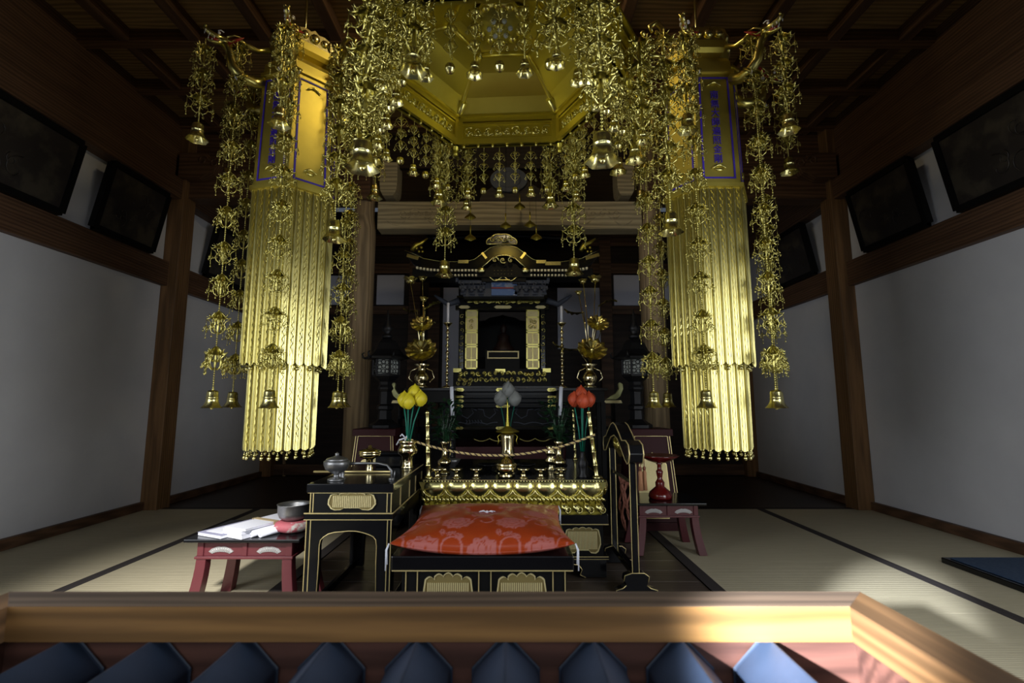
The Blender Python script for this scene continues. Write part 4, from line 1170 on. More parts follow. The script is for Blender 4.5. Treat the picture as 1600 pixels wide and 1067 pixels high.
# fluted incense burner with lid
p = P(525, 752, 2.04); p.z = dz_
e = lathe_thing('incense_burner', [(0.034, 0), (0.034, 0.006), (0.012, 0.014), (0.010, 0.024), (0.020, 0.030), (0.042, 0.045), (0.050, 0.065), (0.050, 0.078), (0.046, 0.080)], p, M['bronze'], 'grey bronze fluted incense burner with domed lid, front of the side desk', 'incense burner', 32, lobes=16, amp=0.035, lo=5)
mb = MB(); mb.lathe([(0.046, 0.080), (0.040, 0.088), (0.016, 0.096), (0.007, 0.100), (0.009, 0.107), (0.001, 0.114)], 24); mb.build('lid', M['bronze'], e)
# long-handled censer
p = P(612, 747, 2.06); p.z = dz_
e = empty('handled_censer', p, 'grey bronze curved censer handle resting on the side desk', 'censer')
mb = MB(); mb.tube([(0.0, 0, 0.006), (-0.002, 0, 0.035), (-0.02, 0, 0.058), (-0.06, 0, 0.066), (-0.12, 0, 0.066), (-0.20, 0.0, 0.064)], [0.004, 0.005, 0.005, 0.004, 0.005, 0.007], 8); mb.lathe([(0.014, 0), (0.012, 0.006), (0.004, 0.010)], 12); mb.tube([(0.01, 0, 0.006), (0.012, 0, 0.035)], 0.003, 6)
mb.build('handle', M['bronze'], e)
mb = MB(); mb.lathe([(0.020, 0), (0.012, 0.012), (0.012, 0.030), (0.026, 0.050), (0.030, 0.066), (0.026, 0.066)], 20, (-0.215, 0.02, 0)); mb.build('cup', M['bronze'], e)
# slender gilt rod lying across the desk
a = P(490, 741, 2.25); b = P(612, 741, 2.25)
mb = MB(); mb.tube([(a.x, 2.25, dz_ + 0.006), (b.x, 2.25, dz_ + 0.006)], 0.0045, 8)
tag(mb.build('incense_rod', M['gold_line']), 'thin pale gilt rod lying across the side desk top', 'rod')
# lidded brass box on foot
p = P(577, 737, 2.28); p.z = dz_
e = lathe_thing('lidded_brass_bowl', [(0.018, 0), (0.016, 0.003), (0.015, 0.055), (0.024, 0.062), (0.046, 0.070), (0.052, 0.082), (0.050, 0.088)], p, M['brass'], 'brass bowl with knobbed lid standing on the side desk', 'bowl')
mb = MB(); mb.lathe([(0.054, 0.088), (0.048, 0.098), (0.024, 0.106), (0.007, 0.110), (0.009, 0.118), (0.001, 0.122)], 24); mb.build('lid', M['brass'], e)
p = P(612, 722, 2.48); p.z = dz_
e = empty('black_lacquer_box', p, 'small black lacquer box with rounded lid at the back of the side desk', 'box')
mb = MB(); mb.box(-0.075, 0.055, -0.03, 0.03, 0, 0.055); mb.build('body', M['black'], e, 0.006)
mb = MB(); mb.box(-0.078, 0.058, -0.033, 0.033, 0.056, 0.075); mb.build('lid', M['black'], e, 0.008)
# left brass pot with yellow buds
def buds(vase_prof, pos, mvase, mbud, label, heads, stems_to, sz=0.034, spots=None):
    e = empty('lotus_bud_vase', pos, label, 'flower vase')
    mb = MB(); mb.lathe(vase_prof, 24); mb.build('vase', mvase, e)
    zt = vase_prof[-1][1] - 0.02
    bun = MB()
    for (hx, hy, hz) in heads:
        bun.tube([(hx * 0.12, hy * 0.12, zt), (hx * 0.5, hy * 0.5, (zt + hz) / 2), (hx, hy, hz - 0.03)], 0.0035, 6)
    bun.build('stems', M['stem'], e)
    for (hx, hy, hz) in heads:
        b = MB(); b.lathe([(0.001, -sz * 1.15), (sz * .45, -sz * .95), (sz * .85, -sz * .45), (sz * .98, 0), (sz * .82, sz * .5), (sz * .42, sz * .98), (sz * .12, sz * 1.25), (0.001, sz * 1.42)], 18, (hx, hy, hz))
        for q in range(3):
            an = q * 2.1 + hx * 40
            b.tube([(hx + sz * 1.0 * math.cos(an + t * 0.9) * math.cos(t) , hy + sz * 1.0 * math.sin(an + t * 0.9) * math.cos(t), hz + sz * 1.2 * math.sin(t)) for t in [-1.1 + 0.28 * k for k in range(9)]], 0.0012, 4)
        b.build('bud', mbud, e)
    return e
p = P(641, 741, 2.42); p.z = dz_
p.x = min(p.x, dx1 - 0.048)
k_ = 2.42 / 755 * 1.0
buds([(0.030, 0), (0.032, 0.004), (0.026, 0.012), (0.026, 0.055), (0.045, 0.070), (0.050, 0.085), (0.042, 0.105), (0.036, 0.112), (0.044, 0.122), (0.046, 0.132), (0.040, 0.134)], p, M['brass'], M['yellow'],
     'brass vase holding four yellow lotus buds on green stems, at back of side desk', [(-0.005 + (650 - 641) * k_, 0.02, 0.365), (-0.026, 0.01, 0.33), (0.002, -0.025, 0.322), (0.056, 0.0, 0.335)], 0.13, 0.034)
p = P(911, 748, 2.50); p.z = az
buds([(0.030, 0), (0.030, 0.004), (0.018, 0.02), (0.024, 0.05), (0.027, 0.07), (0.018, 0.09), (0.012, 0.11), (0.014, 0.125), (0.012, 0.126)], p, M['iron'], M['orange'],
     'dark vase holding orange-red lotus buds on green stems, right side of the altar', [(0.0, 0.012, 0.415), (-0.036, 0.01, 0.385), (0.002, -0.03, 0.38), (0.038, 0.0, 0.385)], 0.13, 0.034)

# ================================================================== THINGS ON THE GREAT ALTAR
cup_prof = [(0.022, 0), (0.022, 0.003), (0.013, 0.006), (0.012, 0.028), (0.020, 0.034), (0.028, 0.040), (0.030, 0.048), (0.024, 0.048)]
for i, px in enumerate((683, 713, 744, 818, 845, 877)):
    p = P(px, 748, 2.45); p.z = az + 0.001
    lathe_thing('offering_cup', cup_prof, p, M['brass'], 'small brass footed cup, %s from the left in the altar\'s front row' % ordn[i], 'cup', group='six brass cups along the altar front')
p = P(791, 747, 2.47); p.z = az + 0.001
e = lathe_thing('brass_incense_pot', [(0.036, 0), (0.034, 0.012), (0.030, 0.022), (0.046, 0.028), (0.050, 0.045), (0.050, 0.06)], p, M['brass'], 'domed brass burner at the centre of the altar front', 'incense burner', part='bowl')
mb = MB(); mb.lathe([(0.050, 0.060), (0.054, 0.066), (0.040, 0.075), (0.036, 0.086), (0.024, 0.100), (0.014, 0.106), (0.008, 0.118), (0.006, 0.130), (0.001, 0.136)], 24); mb.build('lid', M['brass'], e)
for q in range(3):
    a = q * 2 * PI / 3 + PI / 6; mb = MB(); mb.tube([(0.038 * math.cos(a), 0.038 * math.sin(a), 0.03), (0.046 * math.cos(a), 0.046 * math.sin(a), 0.001)], [0.006, 0.004], 6); mb.build('foot', M['brass'], e)
# centre reliquary with grey buds behind it
p = P(793, 728, 2.86); p.z = az + 0.001
e = lathe_thing('gilt_reliquary', [(0.055, 0), (0.055, 0.02), (0.034, 0.03), (0.030, 0.05), (0.046, 0.065), (0.040, 0.08), (0.036, 0.115), (0.040, 0.165), (0.040, 0.19), (0.03, 0.2)], p, M['brass'], 'gilt pagoda-shaped reliquary with tall spire in the middle of the altar', 'reliquary')
mb = MB(); mb.lathe([(0.066, 0.200), (0.068, 0.206), (0.030, 0.222), (0.014, 0.235), (0.012, 0.26)], 6, smooth=False); mb.build('roof', M['gold_matte'], e)
mb = MB(); mb.lathe([(0.012, 0.25)] + [q for i in range(10) for q in ((0.011 - 0.0007 * i, 0.255 + 0.012 * i), (0.007 - 0.0004 * i, 0.261 + 0.012 * i))] + [(0.001, 0.385)], 10); mb.build('spire', M['gold_matte'], e)
for sx_ in (-1, 1):
    mb = MB(); mb.tube([(sx_ * 0.04, 0, 0.19), (sx_ * 0.058, 0, 0.175), (sx_ * 0.05, 0, 0.15), (sx_ * 0.058, 0, 0.13)], 0.003, 5); mb.build('side_scroll', M['gold_matte'], e)
p = P(793, 722, 3.02); p.z = az
buds([(0.028, 0), (0.03, 0.01), (0.02, 0.03), (0.03, 0.07), (0.014, 0.12), (0.018, 0.14)], p, M['iron'], M['greybud'], 'grey-white lotus buds standing behind the reliquary spire', [(0.004, 0.0, 0.45), (-0.044, 0.0, 0.395), (0.044, 0.0, 0.395)], 0.1, 0.042)
# four slanted bamboo-shaped posts and the striped rope
def bamboo(bx_, by_, tx_, ty_, ht, label, r=0.012):
    e = empty('altar_post', (bx_, by_, az + 0.001), label, 'post', 'four gilt bamboo posts at the altar corners')
    mb = MB(); n = 5; d = Vector((tx_ - bx_, ty_ - by_, ht)); pts = []; rs = []
    for i in range(n):
        for t, k in ((0.0, 1.35), (0.06, 1.05), (0.5, 0.9), (0.94, 1.05)):
            q = (i + t) / n; pts.append(d * q); rs.append(r * k * (1 - 0.18 * q))
    pts.append(d); rs.append(r * 1.1); pts.append(d * 1.03); rs.append(r * 0.3)
    mb.tube(pts, rs, 12); mb.build('shaft', M['gold_bright'], e)
    mb = MB(); mb.lathe([(r * 1.9, 0), (r * 1.9, 0.006), (r * 1.2, 0.014)], 14); mb.build('foot', M['gold_bright'], e)
    return e
fl = (P(644, 748, 2.46), P(648, 645, 2.46)); fr_ = (P(934, 748, 2.47), P(919, 646, 2.47))
fl[0].x = ax0 + 0.024; fl = (Vector((ax0 + 0.022, 2.44, 0)), P(649, 645, 2.44))
HT = fl[1].z - az
bamboo(ax0 + 0.022, 2.44, ax0 - 0.0 + 0.01, 2.44, HT, 'gilt bamboo-shaped post at the altar\'s front left corner')
bamboo(P(934, 748, 2.45).x - .004, 2.45, fr_[1].x, 2.45, HT, 'gilt bamboo-shaped post at the altar\'s front right corner')
bamboo(ax0 + 0.03, 3.24, ax0 + 0.04, 3.24, HT, 'gilt bamboo-shaped post at the altar\'s back left corner', 0.010)
bamboo(ax1 - 0.03, 3.24, ax1 - 0.04, 3.24, HT, 'gilt bamboo-shaped post at the altar\'s back right corner', 0.010)
rl_, rr2 = P(634, 684, 2.43), P(929, 679, 2.43)
rope = MB(); n = 240; base = []
for i in range(n + 1):
    t = i / n; x = rl_.x + (rr2.x - rl_.x) * t
    zz = rl_.z + (rr2.z - rl_.z) * t - 0.092 * (1 - (2 * t - 1) ** 2) + 0.0
    base.append(Vector((x, 2.425, zz)))
for st in range(3):
    rope.k = 0 if st < 2 else 1
    rope.tube([b_ + Vector((0, 0.0032 * math.cos(i * 0.9 + st * 2.094), 0.0032 * math.sin(i * 0.9 + st * 2.094))) for i, b_ in enumerate(base)], 0.0034, 5)
re_ = empty('altar_rope', (scx, 2.425, rl_.z), 'twisted gold and dark rope sagging between the altar\'s front posts', 'rope')
world_part(rope, 'twisted_cord', [M['rope_gold'], M['rope_dark']], re_)
mb = MB(); k0 = base[0]
for a in (0.5, 1.9, 3.6, 5.2): mb.tube([k0, k0 + Vector((0.02 * math.cos(a) - 0.01, -0.01, 0.02 * math.sin(a))), k0 + Vector((0.03 * math.cos(a) - 0.015, -0.006, 0.03 * math.sin(a) - 0.02))], 0.004, 5)
world_part(mb, 'knot', M['white'], re_)
# brass vases with dark greenery, candlesticks with candles
def foliage_mesh(seed, n=110, R=0.10, Hh=0.2):
    rnd = random.Random(seed); mb = MB()
    for b_ in range(7):
        a = rnd.uniform(0, 6.28); rr = rnd.uniform(0.2, 1) * R
        mb.tube([(0, 0, 0), (rr * .4 * math.cos(a), rr * .4 * math.sin(a), Hh * .4), (rr * math.cos(a), rr * math.sin(a), Hh * .85)], [0.004, 0.003, 0.0015], 5)
    for i in range(n):
        a = rnd.uniform(0, 6.28); h = rnd.uniform(0.12, 1.0) * Hh; rr = R * math.sqrt(rnd.uniform(0.02, 1)) * (0.5 + h / Hh * 0.6)
        c = Vector((rr * math.cos(a), rr * math.sin(a), h))
        d = Vector((math.cos(a) + rnd.uniform(-.7, .7), math.sin(a) + rnd.uniform(-.7, .7), rnd.uniform(-0.5, 0.9))).normalized()
        s = d.cross(Vector((0, 0, 1))).normalized(); u = s.cross(d); L = rnd.uniform(0.035, 0.055); w = L * 0.22
        mb.add([c, c + d * L * .4 + s * w + u * .004, c + d * L * .5 - u * .003, c + d * L * .4 - s * w + u * .004, c + d * L - u * 0.006], [(0, 1, 2), (0, 2, 3), (1, 4, 2), (2, 4, 3)], True)
    return mb
def greenery(px, Y, side_, seed):
    p = P(px, 745, Y); p.z = az + 0.001
    e = lathe_thing('greenery_vase', [(0.032, 0), (0.032, 0.006), (0.014, 0.016), (0.014, 0.03), (0.034, 0.048), (0.036, 0.065), (0.016, 0.082), (0.012, 0.12), (0.016, 0.15), (0.028, 0.165), (0.026, 0.166)], p, M['brass'], 'slender brass vase of dark green leafy sprigs, %s side of the altar' % side_, 'flower vase')
    f = foliage_mesh(seed, 150, 0.085, 0.24); o = f.build('foliage', M['leaf'], e, fix=False); o.location = (0, 0, 0.14)
greenery(694, 2.62, 'left', 3); greenery(874, 2.62, 'right', 5)
def candlestick(px, py_base, Y, zbase, hst, hc, label, lean=0.0, r=0.0075, dark=False):
    p = P(px, py_base, Y); p.z = zbase
    pr = [(0.04, 0), (0.04, 0.005), (0.018, 0.016)]
    q = 0.02; i = 0
    while q < hst - 0.05:
        pr += [(0.006, q), (0.007, q + 0.02), (0.013, q + 0.028), (0.015, q + 0.034), (0.008, q + 0.042)]; q += 0.05
    pr += [(0.006, hst - 0.035), (0.014, hst - 0.02), (0.026, hst - 0.006), (0.034, hst), (0.030, hst + 0.003), (0.003, hst + 0.002)]
    e = lathe_thing('candlestick', pr, p, M['iron'] if dark else M['brass'], label, 'candlestick', part='stand')
    mb = MB(); mb.tube([(0, 0, hst + 0.001), (lean * hc, 0, hst + hc)], r, 12); mb.tube([(lean * hc, 0, hst + hc), (lean * hc, 0, hst + hc + 0.006)], 0.001, 4); c_ = mb.build('candle', M['candle'], e)
    return e
zb2 = P(705, 650, 2.95).z
candlestick(706, 722, 2.95, az + 0.001, zb2 - az, 0.175, 'dark candlestick with leaning white candle, left side of the altar', -0.05, 0.0115, True)
candlestick(876, 722, 2.95, az + 0.001, zb2 - az, 0.175, 'dark candlestick with leaning white candle, right side of the altar', 0.05, 0.0115, True)
# brass vases at the right front
for j, px in enumerate((861,)):
    p = P(px, 735, 2.75); p.z = az + 0.001
    lathe_thing('brass_vase', [(0.028, 0), (0.028, 0.006), (0.014, 0.02), (0.030, 0.04), (0.034, 0.055), (0.018, 0.07), (0.030, 0.085), (0.034, 0.10), (0.020, 0.115), (0.028, 0.13), (0.026, 0.131)], p, M['brass'], 'brass double-bellied vase beside the right greenery on the altar', 'vase')
# small fluted dish, offering dish pair
p = P(707, 728, 2.80); p.z = az + 0.001
lathe_thing('fluted_dish', [(0.016, 0), (0.014, 0.01), (0.034, 0.034), (0.044, 0.055), (0.042, 0.055)], p, M['bronze'], 'small fluted lilac-grey dish behind the cups on the left of the altar', 'dish', 36, lobes=18, amp=0.05, lo=2)
for px, s_ in ((763, 'left'), (822, 'right')):
    p = P(px, 728, 2.78); p.z = az + 0.001
    lathe_thing('shallow_dish', [(0.02, 0), (0.018, 0.01), (0.045, 0.02), (0.06, 0.028), (0.058, 0.029), (0.02, 0.018)], p, M['black'], 'shallow black dish on the %s of the central burner' % s_, 'dish')
# ================================================================== LEFT LOW TABLE WITH BOOKS, SCROLLS AND BOWL
def red_table(x0, x1, y0, y1, zt, label, n_panel=2, splay=0.03, m='maroon'):
    cx, cy = (x0 + x1) / 2, (y0 + y1) / 2
    e = empty('low_red_table', (cx, cy, 0), label, 'table', 'pair of low maroon tables')
    hx, hy = (x1 - x0) / 2, (y1 - y0) / 2
    mb = MB(); mb.box(-hx, hx, -hy, hy, zt - 0.013, zt); mb.build('top_board', M['black'], e, 0.003)
    fx, fy = hx - 0.045, hy - 0.035; za, zb = zt - 0.014, zt - 0.070
    mb = MB(); mb.box(-fx, fx, -fy, fy, zb, za); mb.box(-fx - 0.012, fx + 0.012, -fy - 0.012, fy + 0.012, zb - 0.010, zb)
    mb.box(-fx - .006, -fx + 0.018, -fy - 0.006, -fy + .01, zb, za); mb.box(fx - 0.018, fx + .006, -fy - 0.006, -fy + .01, zb, za); mb.box(-0.009, 0.009, -fy - 0.006, -fy + .01, zb, za)
    mb.build('apron', M[m], e, 0.0015)
    for sx in (-1, 1):
        w = fx - 0.03
        # fan-shaped openwork mount
        c = sx * (fx / 2 + 0.004)
        out = []; N = 12
        for i in range(N + 1):
            a = PI * (0.12 + 0.76 * i / N); out.append((c + 0.052 * math.cos(a), zb + 0.004 + 0.030 * math.sin(a) + 0.002 * abs(math.sin(a * 6))))
        for i in range(N + 1):
            a = PI * (0.88 - 0.76 * i / N); out.append((c + 0.030 * math.cos(a) * 1.2, zb + 0.004 + 0.012 * math.sin(a)))
        mb = MB(); mb.prism(out, -fy - 0.003, -fy - 0.0005)
        for i in range(11):
            a = PI * (0.18 + 0.64 * i / 10); mb.tube([(c + 0.034 * math.cos(a) * 1.1, -fy - 0.003, zb + .004 + 0.014 * math.sin(a)), (c + 0.049 * math.cos(a), -fy - 0.003, zb + .004 + 0.028 * math.sin(a))], 0.0014, 4)
        mb.build('fan_mount', M['silver'], e)
    for sx in (-1, 1):
        for sy in (-1, 1):
            mb = MB(); n = 6; vs = []; fs = []
            for i in range(n + 1):
                t = i / n; z = (zb - 0.010) * (1 - t); off = splay * (t ** 1.6); w = 0.019 + 0.003 * t
                x = sx * (fx - 0.012 + off); y = sy * (fy - 0.012 + off * .5)
                vs += [(x - w, y - w, z), (x + w, y - w, z), (x + w, y + w, z), (x - w, y + w, z)]
            for i in range(n):
                for k in range(4): fs.append((i * 4 + k, i * 4 + (k + 1) % 4, (i + 1) * 4 + (k + 1) % 4, (i + 1) * 4 + k))
            fs += [(0, 1, 2, 3), (4 * n + 3, 4 * n + 2, 4 * n + 1, 4 * n)]
            mb.add(vs, fs); mb.build('leg', M[m], e, 0.002)
    return e
tz = P(800, 843, 1.95).z
tx0 = P(286, 845, 1.95).x
red_table(tx0, -0.822, 1.95, 2.27, tz, 'low maroon table with black top holding books and bowl, left front')
t2z = P(800, 783, 2.76).z
t2x1 = P(1098, 783, 2.76).x
red_table(0.655, t2x1, 2.70, 3.02, t2z, 'low maroon table with black top under the red pedestal dish, right side')

def book(name, x, y, z, w, l, h, rz, m_cover, label, group, pages=True):
    e = empty(name, (x, y, z), label, 'book', group, rz)
    mb = MB(); mb.box(-w / 2, w / 2, -l / 2, l / 2, 0, h - 0.0015); mb.build('pages', M['white'], e, 0.001)
    mb = MB(); mb.box(-w / 2 - .001, w / 2 + .001, -l / 2 - .001, l / 2 + .001, h - 0.0014, h); mb.build('cover', m_cover, e)
    return e
bx = tx0 + 0.10
b1 = book('folded_book', bx + 0.03, 2.09, tz + 0.001, 0.135, 0.24, 0.013, -0.42, M['greypaper'], 'white folded book with lilac-grey cover, leftmost on the low table', None)
mb = MB(); mb.box(-0.048, 0.048, -0.10, 0.10, 0.0131, 0.0142); mb.build('title_sheet', M['white'], b1)
g = 'stack of white booklets on the low table'
st = [(0.0, 0.018, -0.44), (0.018, 0.012, -0.48), (0.030, 0.008, -0.40)]
zz = tz + 0.001; sx_ = P(402, 836, 2.06).x
for i, (z_, h_, r_) in enumerate(st):
    book('white_booklet', sx_ + 0.004 * i, 2.08, zz, 0.115, 0.25, h_, r_, M['white'], 'plain white booklet, %s of the stack tied with a tan band' % ('bottom', 'middle', 'top')[i], g); zz += h_ + 0.0005
e = empty('paper_band', (sx_ + 0.01, 2.10, tz), 'narrow tan paper band around the stack of white booklets', 'band', rz=-0.44)
mb = MB(); mb.box(-0.064, 0.064, -0.012, 0.012, zz - tz, zz - tz + 0.0015); mb.box(-0.0655, -0.064, -0.012, 0.012, 0.002, zz - tz + 0.0015); mb.box(0.064, 0.0655, -0.012, 0.012, 0.002, zz - tz + 0.0015); mb.build('band', M['tan'], e)
for i, (px, py) in enumerate(((388, 842), (402, 841))):
    a_ = P(px - 10, py + 2, 1.96); 
    e = empty('white_scroll', (a_.x + 0.085 + 0.002 * i, 2.085, tz + 0.0145), 'rolled white paper scroll, %s one of the two beside the booklets' % ('left', 'right')[i], 'scroll', 'two paper scrolls', -0.50)
    mb = MB(); mb.tube([(0, -0.125, 0), (0, 0.125, 0)], 0.0135, 16); mb.tube([(0, -0.128, 0), (0, 0.128, 0)], 0.004, 8); mb.build('roll', M['white'], e)
p = P(453, 838, 2.08); p.z = tz
p.x = -0.905
e = empty('bowl_cushion', (p.x, 2.08, tz + 0.001), 'round red and white patterned pad under the grey singing bowl', 'cushion')
mb = MB(); mb.lathe([(0.045, 0), (0.064, 0.008), (0.072, 0.022), (0.066, 0.038), (0.05, 0.044), (0.001, 0.038)], 28, lobes=5, amp=0.03, lo=1); mb.build('pad', M['bowlpad'], e)
lathe_thing('singing_bowl', [(0.001, 0.0), (0.035, 0.002), (0.055, 0.014), (0.063, 0.034), (0.064, 0.064), (0.067, 0.066), (0.062, 0.067), (0.058, 0.055), (0.052, 0.018), (0.001, 0.008)], Vector((p.x, 2.08, tz + 0.043)), M['bronze'], 'grey metal singing bowl resting on its patterned pad', 'bowl', 32)

# ================================================================== RED PEDESTAL DISH
p = P(1032, 779, 2.84); p.z = t2z + 0.001
e = lathe_thing('pedestal_dish', [(0.062, 0), (0.066, 0.012), (0.060, 0.034), (0.040, 0.052), (0.024, 0.066), (0.026, 0.088), (0.022, 0.094), (0.013, 0.11), (0.018, 0.135), (0.020, 0.15), (0.012, 0.16), (0.012, 0.185), (0.022, 0.198)], p, M['redlac'], 'glossy dark red pedestal dish on the right low table', 'dish', 28, part='pedestal')
mb = MB(); mb.lathe([(0.020, 0.195), (0.06, 0.206), (0.098, 0.228), (0.112, 0.240), (0.108, 0.241), (0.06, 0.215), (0.001, 0.208)], 36); mb.build('plate', M['redlac'], e)

# ================================================================== GONG STAND (edge-on black frame with gilt lines, cords and tassels)
gx = P(992, 880, 2.22).x
GY0, GY1 = 2.22, 2.62
e = empty('chime_stand', (gx, (GY0 + GY1) / 2, 0), 'black lacquer chime stand with gilt lines and scrolled top, right of the altar', 'stand')
ztop = P(1000, 700, GY0).z
lx = P(950, 700, GY1).x
def gline(a, b, w, mname, part, par, ht=None):
    mb = MB(); mb.bar(a, b, w, ht); return world_part(mb, part, M[mname], par, 0.002)
# the frame runs away from the camera and slightly left
A = Vector((gx, GY0, 0)); B = Vector((lx + 0.02, GY1, 0)); d = (B - A).normalized(); s = Vector((d.y, -d.x, 0))
for q, nm in ((A, 'near'), (B, 'far')):
    mb = MB(); mb.bar(q + Vector((0, 0, 0.06)), q + Vector((0, 0, ztop - 0.02)), 0.030, 0.022); po = world_part(mb, 'post', M['black'], e, 0.002)
    mb = MB()
    for sx in (-1, 1): mb.bar(q + Vector((sx * 0.0145, -0.0125, 0.06)), q + Vector((sx * 0.0145, -0.0125, ztop - 0.03)), 0.0032)
    world_part(mb, 'gilt_lines', M['gold_line'], po)
    mb = MB(); out = [(-0.085, 0), (-0.09, 0.012), (-0.06, 0.02), (-0.045, 0.032), (-0.055, 0.05), (-0.05, 0.072), (-0.02, 0.082), (0.035, 0.082), (0.055, 0.068), (0.05, 0.045), (0.045, 0.032), (0.06, 0.02), (0.09, 0.012), (0.085, 0)]
    mb.T = Matrix.Translation(q); mb.prism(out, -0.022, 0.022); ft = world_part(mb, 'scrolled_foot', M['black'], e, 0.003)
    mb = MB(); mb.T = Matrix.Translation(q); mb.tube([(a, -0.0225, b) for a, b in out[4:10]], 0.0022, 5); mb.tube([(a, -0.0225, b) for a, b in out[10:14]], 0.0022, 5); mb.tube([(a, -0.0225, b) for a, b in out[0:4]], 0.0022, 5); world_part(mb, 'gilt_edging', M['gold_line'], ft)
gline(A + Vector((0, 0, 0.075)), B + Vector((0, 0, 0.075)), 0.03, 'black', 'lower_rail', e, 0.03)
gline(A + Vector((0, 0, ztop - .15)), B + Vector((0, 0, ztop - .15)), 0.012, 'black', 'hanging_rail', e, 0.016)
# cloud-scrolled head, its outline lies in the frame's plane and is thick across it
L = (B - A).length
hd_ = [(-0.07, -0.055), (-0.085, -0.02), (-0.07, 0.02), (-0.02, 0.035), (0.05, 0.03), (0.10, 0.06), (0.17, 0.095), (L / 2 + .02, 0.105), (L - 0.13, 0.095), (L - 0.06, 0.06), (L - .01, 0.03), (L + 0.05, 0.02), (L + 0.065, -0.02), (L + 0.05, -0.05), (L, -0.045), (L - 0.05, -0.01), (L - 0.12, 0.03), (L / 2, 0.045), (0.13, 0.03), (0.06, -0.012), (0.0, -0.05), (-0.04, -0.065)]
ang = math.atan2(d.y, d.x)
T = Matrix.Translation((A.x, A.y, ztop)) @ rotz(ang)
mb = MB(); mb.T = T; mb.prism(hd_, -0.032, 0.032); hdO = world_part(mb, 'scrolled_head', M['black'], e, 0.004)
mb = MB(); mb.T = T
for yy_ in (-0.031, 0.031): mb.tube([(a, yy_, b) for a, b in hd_], 0.0028, 5, closed=True)
world_part(mb, 'gilt_edging', M['gold_line'], hdO)
mb = MB(); mb.T = T
mb.prism([(0.09, -0.03), (0.12, 0.02), (0.2, 0.04), (L - .12, 0.02), (L - .09, -0.03), (L / 2, -0.06)], -0.006, 0.006)
relief(mb, 0.1, L - 0.1, -0.03, 0.03, -0.010, 1, 0.004, 4); relief(mb, 0.1, L - 0.1, -0.03, 0.03, 0.010, 1, 0.004, 6)
world_part(mb, 'gilt_carving', M['gold'], e)
# hanging cords, chime and tassels
e2 = empty('knotted_cord', (A + (B - A) * .5 + Vector((0, 0, ztop - .15))), 'knotted rust-coloured cord hanging in the black chime stand', 'cord')
rnd = random.Random(4); mb = MB(); 
for i in range(7):
    c = A.lerp(B, 0.35 + 0.06 * i) + s * 0.012
    h0 = ztop - 0.16; ln = rnd.uniform(0.14, 0.26)
    w = rnd.uniform(0.02, 0.05)
    mb.tube([c + Vector((0, 0, h0 - z_)) + d * (w * math.sin(z_ / ln * PI) * (1 if i % 2 else -1)) + s * 0.01 * math.sin(z_ * 40 + i) for z_ in [ln * k / 9 for k in range(10)]] + [c + Vector((0, 0, h0 - ln * 0.8))], 0.0042, 6)
mb.ball(A.lerp(B, 0.5) + s * 0.012 + Vector((0, 0, ztop - .175)), 0.016, 8, 6)
world_part(mb, 'cord_loops', M['cord'], e2)
for dx_, dy_ in ((0.006, -0.006), (0.026, 0.004)):
    q = P(1000, 735, GY0 - 0.03) + Vector((dx_ - 0.006, dy_, 0.0))
    e3 = empty('tassel', q, 'pale orange-brown tassel on the chime stand\'s front post, %s one' % ('left' if dx_ < 0.01 else 'right'), 'tassel', 'two tassels on the chime stand')
    mb = MB(); mb.tube([(0, 0, 0.05), (0, 0, 0)], 0.002, 5); mb.lathe([(0.001, 0.02), (0.008, 0.012), (0.006, 0.0)], 10); mb.build('knot', M['cord'], e3)
    mb = MB(); mb.lathe([(0.006, 0.0), (0.009, -0.01), (0.008, -0.03), (0.011, -0.085), (0.001, -0.084)], 14, lobes=7, amp=0.08, lo=1); mb.build('skirt', M['tassel'], e3)

